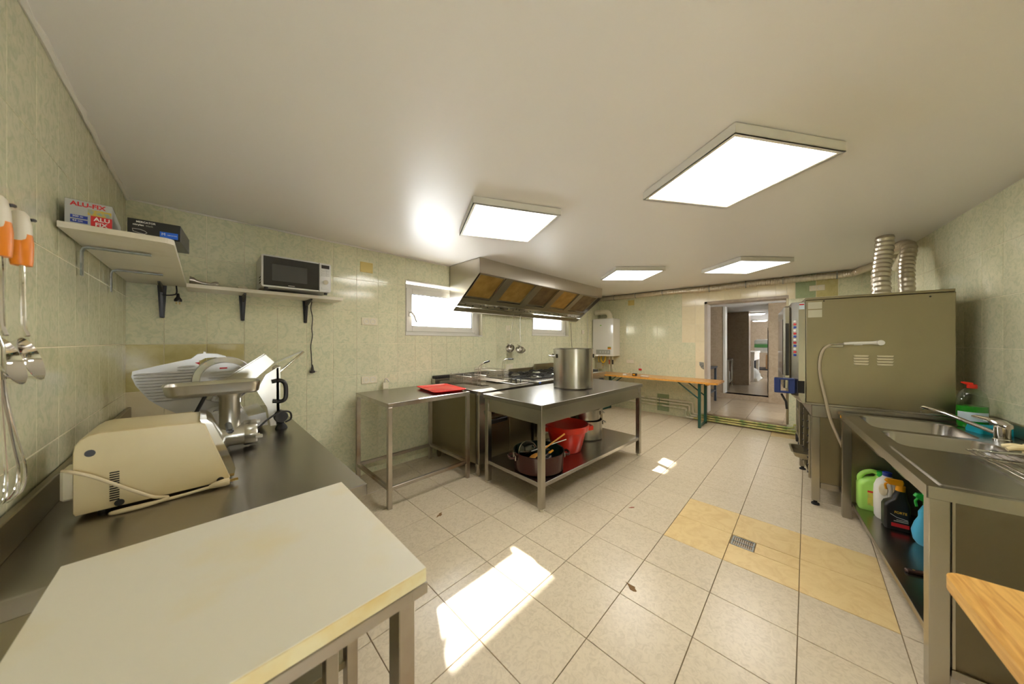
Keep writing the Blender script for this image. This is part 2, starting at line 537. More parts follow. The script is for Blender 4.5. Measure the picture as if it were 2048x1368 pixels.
def put_tile(parent, P, U, V, N, w, h, mat, t=0.006, ch=0.0012, wob=0.0):
    me = tile_mesh(w, h, t, ch)
    o = bpy.data.objects.new('tile', me)
    if not me.materials: me.materials.append(mat)
    Mx = Matrix((U, V, N)).transposed().to_4x4()
    Mx.translation = P
    if wob:
        Mx = Mx @ Matrix.Rotation(random.uniform(-wob, wob), 4, 'X') @ Matrix.Rotation(random.uniform(-wob, wob), 4, 'Y')
    o.matrix_world = Mx
    o.parent = parent
    COL.objects.link(o)
    o.material_slots[0].link = 'OBJECT'
    o.material_slots[0].material = mat
    return o


def subtract(rect, holes):
    """axis-aligned rect minus holes -> list of rects (u0,u1,v0,v1)"""
    out = [rect]
    for h in holes:
        nxt = []
        for (a, b, c, d) in out:
            if h[1] <= a or h[0] >= b or h[3] <= c or h[2] >= d:
                nxt.append((a, b, c, d)); continue
            if h[0] > a: nxt.append((a, h[0], c, d))
            if h[1] < b: nxt.append((h[1], b, c, d))
            x0, x1 = max(a, h[0]), min(b, h[1])
            if h[2] > c: nxt.append((x0, x1, c, h[2]))
            if h[3] < d: nxt.append((x0, x1, h[3], d))
        out = nxt
    return out


def tile_field(parent, O, U, V, N, us, vs_, holes, matf, gap=0.003, t=0.0025, ch=0.0008, wob=0.0):
    O, U, V, N = Vector(O), Vector(U), Vector(V), Vector(N)
    for i in range(len(us) - 1):
        for j in range(len(vs_) - 1):
            m = matf(i, j, (us[i] + us[i + 1]) / 2, (vs_[j] + vs_[j + 1]) / 2)
            if m is None: continue
            for (a, b, c, d) in subtract((us[i], us[i + 1], vs_[j], vs_[j + 1]), holes):
                if b - a < 0.012 or d - c < 0.012: continue
                P = O + U * ((a + b) / 2) + V * ((c + d) / 2)
                put_tile(parent, P, U, V, N, b - a - gap, d - c - gap, m, t, ch, wob)


def grid(lo, hi, origin, step):
    k = math.ceil((lo - origin) / step + 1e-6)
    out = [lo]
    x = origin + k * step
    while x < hi - 1e-6:
        if x - out[-1] > 0.012: out.append(x)
        x += step
    out.append(hi)
    return out


Z3 = (0, 0, 1)
CZ = 0.13; X2 = 7.60; CC = 2.04
CEIL = 2.222
XL, YB, XF = -0.345, 3.113, 5.80
# right wall runs a little skew
RW0 = Vector((3.201, -0.868, 0)); RWd = Vector((math.cos(R(6.2)), math.sin(R(6.2)), 0)); RWn = Vector((-RWd.y, RWd.x, 0))


def rw_y(x): return RW0.y + (x - RW0.x) * RWd.y / RWd.x

# ================================================================== STRUCTURE
TW = 0.0025
# ---- floor
floor = struct('floor', 'beige square-tiled kitchen floor', MB().box(XL - 0.2, XF + 0.1, -1.5, YB + 0.2, -0.1, -0.0075), M_fgrout)
FX0, FY0, FS = 0.515, 1.360, 0.3327


def floor_mat(i, j, u, v):
    if v < rw_y(u) - 0.30: return None
    ci = round((u - FX0) / FS - 0.5); cj = round((FY0 - v) / FS - 0.5)
    if ci in (5, 6) and cj in (2, 3, 4): return M_fyel
    if (ci, cj) == (15, 3): return M_focre
    return M_floor


DRAIN = (FX0 + 6 * FS - 0.125, FX0 + 6 * FS - 0.002, FY0 - 3 * FS - 0.128, FY0 - 3 * FS - 0.003)
tile_field(floor, (0, 0, -0.0075), (1, 0, 0), (0, 1, 0), (0, 0, 1), grid(XL, XF, FX0, FS), grid(-1.26, YB, FY0, FS),
           [DRAIN], floor_mat, 0.0032, 0.0075, 0.0012, 0.0010)

# ---- ceiling
ceiling = struct('ceiling', 'cream painted flat ceiling', MB().box(XL - 0.2, XF + 0.05, -1.6, YB + 0.35, CEIL, CEIL + 0.12), M_ceil)

# ---- back wall (the window wall)
W1 = (1.534, 2.617, 1.374, 1.977)
W2 = (3.640, 4.666, 1.400, 1.977)
mb = MB()
for (a, b, c, d) in subtract((XL - 0.3, XF + 0.3, -0.1, CEIL + 0.12), [W1, W2]):
    mb.box(a, b, YB, YB + 0.35, c, d)
wall_back = struct('wall_back', 'green-tiled long wall with two small windows', mb, M_grout)
ROWS = [0.0, 0.0545, 0.363, 0.671, 0.980, 1.288, 1.597, 1.905, CEIL]


def back_mat(i, j, u, v):
    if 0.98 < v < 1.288 and u < 0.225: return M_yellow
    if 0.671 < v < 0.98 and u < 0.02: return M_cream
    return M_green


tile_field(wall_back, (0, YB, 0), (1, 0, 0), Z3, (0, -1, 0), grid(XL, XF, -0.182, 0.2035), ROWS, [W1, W2], back_mat, 0.0028)

# ---- left wall
wl = MB().box(XL - 0.2, XL, -1.6, YB + 0.3, -0.1, CEIL + 0.12)
wall_left = struct('wall_left', 'green-tiled wall beside the steel counter', wl, M_grout)
tile_field(wall_left, (XL, 0, 0), (0, 1, 0), Z3, (1, 0, 0), grid(-1.15, YB - TW, 1.629, 0.195), ROWS, [],
           lambda i, j, u, v: M_green, 0.0028)

# ---- far wall with doorway
DOOR = (0.202, 1.180, -0.1, 1.932)
mb = MB()
for (a, b, c, d) in subtract((-1.5, YB + 0.3, -0.1, CEIL + 0.12), [DOOR]):
    mb.box(XF, XF + 0.22, a, b, c, d)
wall_far = struct('wall_far', 'end wall of green and cream tiles around the doorway', mb, M_grout)


def far_mat(i, j, u, v):
    if 1.77 < u < 1.99 and 0.05 < v < 0.37: return M_dkgreen
    if v > 1.90:
        if 0.16 < u < 1.58: return M_cream
        if -0.05 < u < 0.16: return M_dkgreen
        if u < -0.05: return M_yellow if u > -0.3 else M_green
    if u < 1.60 and v > 1.285 and u > 0.9: return M_cream
    if u < 1.37 and u > 0.9: return M_cream
    return M_green


tile_field(wall_far, (XF, 0, 0), (0, 1, 0), Z3, (-1, 0, 0), grid(-0.70, YB - TW, 1.341, 0.2045), ROWS, [DOOR], far_mat, 0.0030)

# ---- right wall (skew), with an added, unseen window for fill daylight
w0 = -3.9; w1 = 2.75
W_FILL = (-3.35, -2.72, 0.50, 1.10)
mb = MB()
for (a, b, c, d) in subtract((w0, w1, -0.1, CEIL + 0.12), [W_FILL]):
    q = [RW0 + RWd * a, RW0 + RWd * b, RW0 + RWd * b - RWn * 0.25, RW0 + RWd * a - RWn * 0.25]
    mb.loft([[(p.x, p.y, c) for p in q], [(p.x, p.y, d) for p in q]])
wall_right = struct('wall_right', 'green-tiled wall behind the oven and sink', mb, M_grout)
RROWS = [0.0, 0.309, 0.627, 0.945, 1.263, 1.582, 1.901, CEIL]
tile_field(wall_right, RW0, RWd, Z3, RWn, grid(-3.56, 2.6, 0.171, 0.2105), RROWS, [W_FILL], lambda i, j, u, v: M_green, 0.0032)

# plaster bead along the ceiling line
mb = MB()
pts = [(XL + 0.010 + random.uniform(-0.003, 0.004), 0.3 + k * 0.07, CEIL - 0.004) for k in range(41)]
mb.tube(pts, [0.010 + random.uniform(-0.004, 0.004) for _ in pts], 6)
pts = [(XL + k * 0.09, YB - 0.008 + random.uniform(-0.003, 0.003), CEIL - 0.004) for k in range(68)]
mb.tube(pts, [0.007 + random.uniform(-0.003, 0.003) for _ in pts], 6)
struct('trim_1', 'rough plaster bead where the walls meet the ceiling', mb, M_plaster, True)


# ---- windows
def window(name, label, x0, x1, z0, z1, handle_left):
    fr = MB()
    yo, yi = YB + 0.115, YB + 0.05
    t = 0.05
    for (a, b, c, d) in subtract((x0 + 0.004, x1 - 0.004, z0 + 0.012, z1 - 0.03), [(x0 + t, x1 - t, z0 + t + 0.01, z1 - t - 0.03)]):
        fr.box(a, b, yi + 0.015, yo, c, d)
    w = tag(fr.build(name, M_upvc, None, False), label, kind='structure')
    s = MB(); t2 = 0.105
    gx0, gx1, gz0, gz1 = x0 + t2, x1 - t2 - 0.02, z0 + t2, z1 - t2 - 0.03
    for (a, b, c, d) in subtract((x0 + t - 0.012, x1 - t + 0.0, z0 + t - 0.004, z1 - t - 0.024), [(gx0, gx1, gz0, gz1)]):
        s.box(a, b, yi, yo - 0.01, c, d, 0.003)
    s.build('sash', M_upvc, w, False)
    g = MB()
    for (a, b, c, d) in subtract((gx0 - 0.004, gx1 + 0.004, gz0 - 0.004, gz1 + 0.004), [(gx0 + 0.006, gx1 - 0.006, gz0 + 0.006, gz1 - 0.006)]):
        g.box(a, b, yi + 0.008, yi + 0.02, c, d)
    g.build('gasket', M_blackr, w, False)
    MB().box(gx0 - 0.004, gx1 + 0.004, yi + 0.03, yi + 0.036, gz0 - 0.004, gz1 + 0.004).build('pane', M_window, w, False)
    # reveals and sill
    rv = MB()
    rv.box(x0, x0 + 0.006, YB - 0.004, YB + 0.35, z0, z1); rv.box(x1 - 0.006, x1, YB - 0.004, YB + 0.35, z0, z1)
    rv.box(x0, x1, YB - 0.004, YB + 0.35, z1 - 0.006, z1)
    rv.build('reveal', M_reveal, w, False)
    MB().box(x0, x1, YB - 0.01, YB + 0.35, z0, z0 + 0.012, 0.002).build('window_sill', M_upvc, w, False)
    if handle_left:
        h = MB().box(x0 + 0.062, x0 + 0.09, yi - 0.012, yi, 1.585, 1.65, 0.004)
        h.tube([(x0 + 0.076, yi - 0.01, 1.63), (x0 + 0.076, yi - 0.045, 1.63), (x0 + 0.10, yi - 0.05, 1.60), (x0 + 0.135, yi - 0.05, 1.52)], [0.010, 0.010, 0.011, 0.009], 8)
        h.build('handle', M_upvc, w, True)
    for hx in (x1 - 0.07,):
        MB().cyl((hx, yi - 0.006, z0 + 0.03), 0.009, 0.05, 10).build('hinge', M_upvc, w)
    return w


window('window_1', 'white framed tilt window left of the extractor hood', *W1, True)
window('window_2', 'white framed small window under the far half of the hood', *W2, False)
# added window, out of view in the right wall, brightens ceiling and walls
f3 = MB()
for (a, b, c, d) in subtract(W_FILL, [(W_FILL[0] + 0.06, W_FILL[1] - 0.06, W_FILL[2] + 0.06, W_FILL[3] - 0.06)]):
    q = [RW0 + RWd * a - RWn * 0.06, RW0 + RWd * b - RWn * 0.06, RW0 + RWd * b - RWn * 0.12, RW0 + RWd * a - RWn * 0.12]
    f3.loft([[(p.x, p.y, c) for p in q], [(p.x, p.y, d) for p in q]])
w3o = struct('fill_window', 'added white framed window behind the viewer, lets in fill daylight', f3, M_upvc)
q = [RW0 + RWd * W_FILL[0] - RWn * 0.088, RW0 + RWd * W_FILL[1] - RWn * 0.088, RW0 + RWd * W_FILL[1] - RWn * 0.092, RW0 + RWd * W_FILL[0] - RWn * 0.092]
MB().loft([[(p.x, p.y, c) for p in q] for c in (W_FILL[2] + 0.05, W_FILL[3] - 0.05)]).build('pane', M_window, w3o, False)

# ---- doorway trim (metal-edged jambs)
t = MB().box(XF - 0.008, XF + 0.225, DOOR[1] - 0.012, DOOR[1] + 0.03, CZ, DOOR[3] + 0.03, 0.003)
trim2 = struct('trim_2', 'steel jamb strip at the left of the doorway', t, M_jamb)
t = MB().box(XF - 0.008, XF + 0.225, DOOR[0] - 0.02, DOOR[1] + 0.03, DOOR[3] - 0.012, DOOR[3] + 0.03, 0.003)
struct('trim_3', 'stone-coloured strip over the doorway', t, M_brownt)
t = MB().box(XF - 0.006, XF + 0.225, DOOR[0] - 0.02, DOOR[0] + 0.008, CZ, DOOR[3] - 0.012, 0.003)
struct('trim_4', 'dark edge strip at the right of the doorway', t, M_steeldk)

# ---- corridor beyond
cf = struct('floor_corridor', 'raised brown-tiled corridor floor beyond the doorway', MB().box(XF + 0.2, X2 + 0.05, -1.2, 3.4, -0.1, CZ - 0.006).box(XF - 0.03, XF + 0.21, DOOR[0], DOOR[1], -0.1, CZ - 0.006), M_fgrout)
tile_field(cf, (0, 0, CZ - 0.006), (1, 0, 0), (0, 1, 0), (0, 0, 1), [XF - 0.035, XF + 0.28, XF + 0.86, XF + 1.44, X2], grid(-1.2, 3.0, 0.665, 0.42), [(XF - 1, XF + 0.21, -2, DOOR[0]), (XF - 1, XF + 0.21, DOOR[1], 4)],
           lambda i, j, u, v: M_brownf, 0.003, 0.006, 0.001)
tile_field(cf, (XF - 0.03, 0, 0), (0, 1, 0), Z3, (-1, 0, 0), grid(DOOR[0], DOOR[1], 0.56, 0.42), [0.0, CZ - 0.002], [], lambda i, j, u, v: M_brownt, 0.003)
O2 = (0.528, 1.223, 0.234, 3.0)
mb = MB()
for (a, b, c, d) in subtract((-1.4, 3.4, -0.1, CC + 0.3), [O2]):
    mb.box(X2, X2 + 0.18, a, b, c, d)
w5 = struct('wall_corridor', 'brown stone-tiled corridor wall with a second opening', mb, M_brownt)
tile_field(w5, (X2, 0, 0), (0, 1, 0), Z3, (-1, 0, 0), grid(-1.2, 3.2, 0.10, 0.42), [CZ, 0.234, 0.82, 1.41, CC], [O2], lambda i, j, u, v: M_brownt, 0.002)
struct('trim_5', 'pale metal edge beside the second opening', MB().box(X2 - 0.012, X2 + 0.19, O2[1] - 0.012, O2[1] + 0.03, O2[2], CC, 0.003), M_upvc)
struct('ceiling_corridor', 'white corridor ceiling', MB().box(XF + 0.22, 14.2, -1.5, 3.4, CC, CC + 0.1), M_corrceil)
mb = MB().box(XF + 0.1, X2 + 0.1, 3.2, 3.4, -0.1, CC + 0.1)
struct('wall_corridor_left', 'brown end wall of the corridor', mb, M_brownt)
struct('floor_back_room', 'tiled floor of the back room', MB().box(X2 + 0.0, 14.2, -1.4, 3.4, 0.0, O2[2]), M_brownf)
mb = MB().box(14.0, 14.2, -1.4, 3.4, 0, CC)
mb.box(X2 + 0.18, 14.2, 3.2, 3.4, 0, CC)
struct('wall_back_room', 'far tiled wall of the back room', mb, M_brownt)
pier = MB().box(9.35, 9.65, 1.015, 3.2, O2[2], CC)
p5 = struct('wall_pier', 'brown tiled partition inside the back room', pier, M_brownt)
tile_field(p5, (9.35, 0, 0), (0, 1, 0), Z3, (-1, 0, 0), [1.015, 1.42, 1.85, 2.3], [O2[2], 0.55, 1.14, 1.70, CC], [], lambda i, j, u, v: M_brownt, 0.003)
mb = MB()
for (a, b, c, d) in subtract((XF + 0.1, 14.2, -0.1, CC + 0.1), [(6.25, 6.70, 0.5, 1.8), (11.2, 12.9, 0.95, 1.8)]):
    mb.box(a, b, -1.4, -1.2, c, d)
struct('wall_corridor_right', 'brown tiled outer wall of the corridor and back room', mb, M_brownt)
# right side of the back room is open daylight with a white window post
struct('trim_6', 'white window post in the back room', MB().box(12.6, 12.75, 0.62, 0.70, O2[2], CC, 0.004), M_upvc)

# ================================================================== CEILING LIGHTS


def ceiling_light(cx, cy, rz, label):
    o = thing('ceiling_light', label, 'ceiling light', (cx, cy, CEIL), rz, 'square panel lights on the ceiling')
    h = 0.305; zb = -0.048
    fr = MB()
    for (a, b, c, d) in subtract((-h, h, -h, h), [(-h + 0.006, h - 0.006, -h + 0.006, h - 0.006)]):
        fr.box(a, b, c, d, zb, -0.003)
    for (a, b, c, d) in subtract((-h, h, -h, h), [(-h + 0.016, h - 0.016, -h + 0.016, h - 0.016)]):
        fr.box(a, b, c, d, zb, zb + 0.004)
    fr.build('frame', M_white, o, False)
    r2 = MB()
    for (a, b, c, d) in subtract((-h + 0.013, h - 0.013, -h + 0.013, h - 0.013), [(-h + 0.022, h - 0.022, -h + 0.022, h - 0.022)]):
        r2.box(a, b, c, d, zb + 0.001, zb + 0.007)
    r2.build('inner_rim', M_ivory, o, False)
    MB().box(-h + 0.02, h - 0.02, -h + 0.02, h - 0.02, zb + 0.004, zb + 0.008).build('diffuser', M_panel, o, False)
    MB().box(-h + 0.006, h - 0.006, -h + 0.006, h - 0.006, -0.012, -0.003).build('back_plate', M_white, o, False)
    return o


sc_ = 0.866 / 0.893
ceiling_light(2.030 * sc_, 0.303 * sc_, R(-34), 'largest square panel light, nearest on the ceiling to the right')
ceiling_light(1.644 * sc_, 1.672 * sc_, R(-27.8), 'square panel light on the ceiling to the left of the largest one')
ceiling_light(4.070 * sc_, 1.718 * sc_, R(-45), 'distant square panel light nearest the extractor hood')
ceiling_light(4.598 * sc_, 0.544 * sc_, R(-42), 'distant square panel light nearest the oven flues')


def round_light(x, y, label, z=CC):
    o = thing('oval_ceiling_light', label, 'ceiling light', (x, y, z), R(10), 'oval lights beyond the doorway')
    MB().loft([[(p[0], p[1], zz) for p in rrect(-0.10 * k, 0.10 * k, -0.20 * k, 0.20 * k, 0.095 * k, 5)] for k, zz in ((0.95, 0), (1.0, -0.02), (0.97, -0.035))]).build('housing', M_white, o)
    MB().loft([[(p[0], p[1], zz) for p in rrect(-0.10 * k, 0.10 * k, -0.20 * k, 0.20 * k, 0.095 * k, 5)] for k, zz in ((0.93, -0.034), (0.93, -0.05), (0.75, -0.062))]).build('diffuser', M_lit2, o)


round_light(9.75, 0.93, 'nearer oval ceiling light seen through the doorway')
round_light(13.1, 1.13, 'farther oval ceiling light seen through the doorway')

# ================================================================== TABLES


def frame_legs(o, xs, ys, w, z1, mat, foot=None, d=None):
    d = d or w
    for x in xs:
        for y in ys:
            lg = pbox('leg', mat, o, x - w / 2, x + w / 2, y - d / 2, y + d / 2, 0.02 if foot else 0.0, z1, 0.002)
            if foot:
                MB().cyl((x, y, 0), w * 0.42, 0.022, 12).build('foot', foot, lg)


# ---- centre worktable
ct = thing('worktable', 'steel worktable in the middle of the floor carrying the tall pot', 'table', (1.790, 1.432, 0), R(-2.6))
L_, D_ = 1.755, 0.725
MB().box(-0.0, L_, 0, D_, 0.783, 0.822, 0.003).build('tabletop', M_steeltop, ct, False)
for nm, a in (('apron', (0.03, L_ - 0.03, 0.022, 0.034)), ('apron', (0.03, L_ - 0.03, D_ - 0.034, D_ - 0.022)), ('apron', (0.022, 0.034, 0.03, D_ - 0.03)), ('apron', (L_ - 0.034, L_ - 0.022, 0.03, D_ - 0.03))):
    pbox(nm, M_steel, ct, a[0], a[1], a[2], a[3], 0.665, 0.784, 0.001)
frame_legs(ct, (0.035, L_ - 0.035), (0.035, D_ - 0.035), 0.045, 0.784, M_steel, M_ivory)
sh = pbox('shelf', M_steeltop, ct, 0.02, L_ - 0.02, 0.02, D_ - 0.02, 0.178, 0.213, 0.003)

# ---- small side table
st = thing('side_table', 'narrow steel frame table standing against the window wall', 'table', (1.000, 2.312, 0), 0)
sL, sD, sH = 0.795, 0.715, 0.826
MB().box(0, sL, 0, sD, sH - 0.006, sH, 0.002).build('tabletop', M_steeltop, st, False)
for (a, b, c, d) in subtract((0.004, sL - 0.004, 0.004, sD - 0.004), [(0.04, sL - 0.04, 0.04, sD - 0.04)]):
    pbox('top_rail', M_steelrust, st, a, b, c, d, sH - 0.036, sH - 0.006, 0.001)
for x in (0.019, sL - 0.019):
    for y in (0.019, sD - 0.019):
        pbox('leg', M_steelrust, st, x - 0.017, x + 0.017, y - 0.017, y + 0.017, 0, sH - 0.034, 0.002)
for y in (0.019, sD - 0.019):
    pbox('stretcher', M_steelrust, st, 0.036, sL - 0.036, y - 0.014, y + 0.014, 0.142, 0.170, 0.002)
for x in (0.019, sL - 0.019):
    pbox('stretcher', M_steelrust, st, x - 0.014, x + 0.014, 0.036, sD - 0.036, 0.142, 0.170, 0.002)

# ---- left counter
CT = 0.80
lc = thing('steel_counter', 'long steel counter along the left wall under the shelves', 'counter', (0, 0, 0))
MB().box(XL + 0.008, 0.412, 1.125, YB - 0.012, CT - 0.045, CT, 0.003).build('worktop', M_steeltop, lc, False)
pbox('splashback', M_steeldk, lc, XL + 0.008, XL + 0.026, 1.125, YB - 0.012, CT - 0.002, CT + 0.088, 0.003)
for x in (XL + 0.045, 0.367):
    for y in (1.160, 2.1, YB - 0.06):
        pbox('leg', M_steelrust, lc, x - 0.018, x + 0.018, y - 0.022, y + 0.022, 0, CT - 0.045, 0.002)
pbox('apron', M_steeldk, lc, XL + 0.03, 0.39, 1.130, 1.142, CT - 0.16, CT - 0.04, 0.001)
pbox('front_panel', M_steeldk, lc, XL + 0.075, 0.10, 1.146, 1.156, 0.16, CT - 0.11, 0.001)
pbox('shelf', M_steeldk, lc, XL + 0.03, 0.375, 1.16, YB - 0.05, 0.16, 0.185, 0.002)

# ---- cutting-board stand
bt = thing('board_stand', 'steel frame stand under the white cutting board', 'table', (0, 0, 0))
bz = 0.815
for (a, b, c, d) in subtract((-0.205, 0.322, 0.555, 1.095), [(-0.17, 0.287, 0.59, 1.06)]):
    pbox('top_rail', M_steelrust, bt, a, b, c, d, bz - 0.022, bz, 0.001)
for (x0, x1, y0, y1) in ((0.283, 0.318, 0.600, 0.650), (0.262, 0.297, 1.045, 1.09), (-0.2, -0.165, 0.600, 0.650), (-0.2, -0.165, 1.045, 1.09)):
    pbox('leg', M_steelrust, bt, x0, x1, y0, y1, 0, bz - 0.022, 0.002)
cb = thing('cutting_board', 'large white stained plastic cutting board in the left foreground', 'cutting board', (0, 0, bz))
MB().box(-0.203, 0.319, 0.557, 1.094, 0.0295, 0.031, 0.0006).build('top_face', M_board, cb, False)
MB().box(-0.203, 0.320, 0.556, 1.094, 0.0005, 0.030, 0.002).build('slab', M_boardedge, cb, False)

# ---- pine folding table by the far wall
ft = thing('folding_table', 'orange pine folding table with green legs along the end wall', 'table', (5.19, 0.92, 0), 0)
fz = 0.70
tp = [(0.02, 0.0), (0.50, 0.0), (0.52, 0.02), (0.52, 2.08), (0.0, 2.08), (0.0, 0.02)]
MB().prism(tp, 'z', fz - 0.026, fz).build('tabletop', M_pine, ft, False)
pbox('batten', M_pine, ft, 0.05, 0.47, 0.12, 0.17, fz - 0.05, fz - 0.026, 0.003)
for yb in (0.24, 1.86):
    for x in (0.055, 0.43):
        pbox('leg', M_dkgm, ft, x - 0.018, x + 0.018, yb - 0.018, yb + 0.018, 0, fz - 0.028, 0.002)
    pbox('leg_crossbar', M_dkgm, ft, 0.055, 0.43, yb - 0.014, yb + 0.014, 0.01, 0.036, 0.002)
    pbox('leg_crossbar', M_dkgm, ft, 0.055, 0.43, yb - 0.014, yb + 0.014, fz - 0.055, fz - 0.029, 0.002)
    s_ = 1 if yb < 1 else -1
    for x in (0.055, 0.43):
        ptube('brace', M_dkgm, ft, [(x, yb + 0.01 * s_, 0.44), (x, yb + 0.30 * s_, fz - 0.03)], 0.010, 8)

# ---- pine table near right
nt_ = thing('pine_table', 'worn pine table corner in the right foreground', 'table', (1.266, -0.235, 0), R(5))
tz = 0.75
pl = rrect(-1.15, 0.0, -0.60, 0.0, 0.035, 5)
MB().loft([[(p[0] * k, p[1] * k, z) for p in pl] for k, z in ((0.995, tz - 0.03), (1, tz - 0.024), (1, tz - 0.006), (0.995, tz))]).build('tabletop', M_pine2, nt_)
for k in range(3):
    pbox('top_board', M_pine2, nt_, -1.13, -0.02, -0.56 + k * 0.18, -0.385 + k * 0.18, tz - 0.001, tz + 0.0012, 0.0006)
for x in (-1.05, -0.16):
    for y in (-0.52, -0.12):
        pbox('leg', M_dkgm, nt_, x - 0.018, x + 0.018, y - 0.018, y + 0.018, 0, tz - 0.03, 0.002)

# ================================================================== EXTRACTOR HOOD
hd = thing('extractor_hood', 'long stainless extractor hood hanging under the ceiling above the stoves', 'hood', (0, 0, CEIL))
hx0, hx1, hy0, hy1 = 2.095, 4.825, 2.533, 3.100
zt_, zf_, zl_ = -0.002, -0.166, -0.547
side = [(hy0, zt_), (hy0, zf_), (3.035, zl_), (3.085, zl_), (hy1, zl_ + 0.09), (hy1, zt_)]
for nm, a, b in (('side_panel', hx0, hx0 + 0.004), ('side_panel', hx1 - 0.004, hx1)):
    MB().prism(side, 'x', a, b).build(nm, M_steelhood, hd, False)
for a, b in ((hx0, (hx0 + hx1) / 2 - 0.001), ((hx0 + hx1) / 2 + 0.001, hx1)):
    MB().box(a, b, hy0 - 0.002, hy0 + 0.003, zf_, zt_).box(a, b, hy0 - 0.002, hy0 + 0.022, zf_ - 0.003, zf_ + 0.002).build('fascia', M_steelhood, hd, False)
pbox('top_panel', M_steelhood, hd, hx0, hx1, hy0, hy1, zt_ - 0.004, zt_, 0)
# sloped bed set inside, with filters
sl = Vector((0, 3.035 - hy0, zl_ - zf_)); sl_len = sl.length; sd = sl.normalized(); sn = Vector((0, -sd.z, sd.y))  # sn points up/in
if sn.z < 0: sn = -sn


def slope_box(u0, u1, s0, s1, d0, d1, b=0.0):
    mb_ = MB().box(u0, u1, s0, s1, d0, d1, b)
    Mx = Matrix(((1, 0, 0), (0, sd.y, sn.y), (0, sd.z, sn.z))).to_4x4()
    Mx.translation = Vector((0, hy0, zf_))
    return mb_.xf(Mx)


slope_box(hx0 + 0.004, hx1 - 0.004, 0.0, 0.42, 0.052, 0.058).build('filter_bed', M_steeldk, hd, False)
fl = [(2.14, 2.53, M_filter), (2.66, 3.10, M_filter), (3.23, 3.62, M_filterd), (3.75, 4.16, M_filter), (4.29, 4.74, M_filterd)]
for a, b, m in fl:
    f = slope_box(a, b, 0.03, 0.40, 0.030, 0.044, 0.002).build('filter', m, hd, False)
    e = MB()
    for (p, q, r_, s_) in subtract((a, b, 0.03, 0.40), [(a + 0.014, b - 0.014, 0.044, 0.386)]):
        e2 = slope_box(p, q, r_, s_, 0.024, 0.045)
        e.add(e2.v, e2.f)
    e.build('filter_frame', M_steeldk, f, False)
for k in range(4):
    a, b = fl[k][1], fl[k + 1][0]
    slope_box(a + 0.005, b - 0.005, 0.02, 0.42, 0.018, 0.046, 0.002).build('divider', M_steeldk, hd, False)
slope_box(hx0 + 0.004, hx1 - 0.004, 0.42, 0.485, 0.024, 0.034, 0.001).build('inner_ledge', M_steeldk, hd, False)
dw = slope_box(hx0 + 0.004, hx1 - 0.004, 0.485, 0.565, 0.020, 0.028, 0.001).build('drip_strip', M_chrome, hd, False)
for k in range(22):
    x = hx0 + 0.12 + k * 0.12
    slope_box(x, x + 0.02, 0.515 + 0.012 * (k % 2), 0.527 + 0.012 * (k % 2), 0.0185, 0.021).build('drip_hole', M_darkhole, dw, False)
slope_box(hx0 + 0.004, hx1 - 0.004, 0.565, 0.634, 0.004, 0.012, 0.001).build('gutter', M_steeldk, hd, False)
pbox('bottom_lip', M_steelhood, hd, hx0, hx1, 3.03, 3.088, zl_ - 0.003, zl_ + 0.004, 0.001)
pbox('back_panel', M_steelhood, hd, hx0, hx1, hy1 - 0.006, hy1, zl_ + 0.09, zt_, 0)
for k in range(6):
    x = 2.3 + k * 0.47
    mb, fin = part('rivet', M_chrome, hd); mb.lathe([(0.006, 0), (0.004, -0.004), (0.0001, -0.005)], (x, hy0 - 0.002, zt_ - 0.02), 8, 'y'); fin()

# ladles hanging from the hood


def ladle(name, label, top, bowl, r, nv, group=None):
    o = thing(name, label, 'ladle', top, 0, group)
    b = Vector(bowl) - Vector(top)
    d = Vector((b.x, 0, b.z))
    pts = [(0.0, 0.012, 0.02), (0, -0.012, 0.028), (0, -0.02, 0.012), (0, -0.012, -0.01), tuple(d * 0.5), tuple(d * 0.86), (b.x - r * 0.9, 0, b.z + r * 0.95)]
    mb_ = MB(); P = smooth_path(pts, 5)
    mb_.tube(P, [0.0055] * len(P), 6); mb_.build('handle', M_steel, o)
    bw = MB().lathe([(0.0001, -r * 0.72), (r * 0.45, -r * 0.64), (r * 0.8, -r * 0.38), (r, 0), (r * 0.97, 0.001), (r * 0.76, -r * 0.36), (r * 0.42, -r * 0.6), (0.0001, -r * 0.67)], (0, 0, 0), 22)
    Mx = Matrix.Translation(Vector((b.x, 0, b.z))) @ Vector(nv).to_track_quat('Z', 'Y').to_matrix().to_4x4()
    bw.xf(Mx).build('bowl', M_steel, o)
    return o


ladle('ladle', 'steel ladle hanging from the hood, left one of the pair', (3.06, 2.970, 1.665), (3.005, 2.970, 1.212), 0.064, (-0.75, -0.45, 0.45), 'ladles hanging from the hood')
ladle('ladle', 'steel ladle hanging from the hood, right one of the pair', (3.19, 2.960, 1.665), (3.21, 2.960, 1.190), 0.074, (-0.35, -0.55, 0.75), 'ladles hanging from the hood')

# ================================================================== COOKING LINE
# ---- fryer
FRX, FRW, FRY0, FRY1, FRZ = 1.842, 0.805, 2.205, 3.085, 0.828
fr = thing('deep_fryer', 'twin-basket steel deep fryer at the left end of the cooking line', 'fryer', (FRX, FRY0, 0), 0)
dp = FRY1 - FRY0
pbox('body', M_steeldk, fr, 0.0, FRW, 0.075, dp, 0.125, FRZ - 0.03, 0.002)
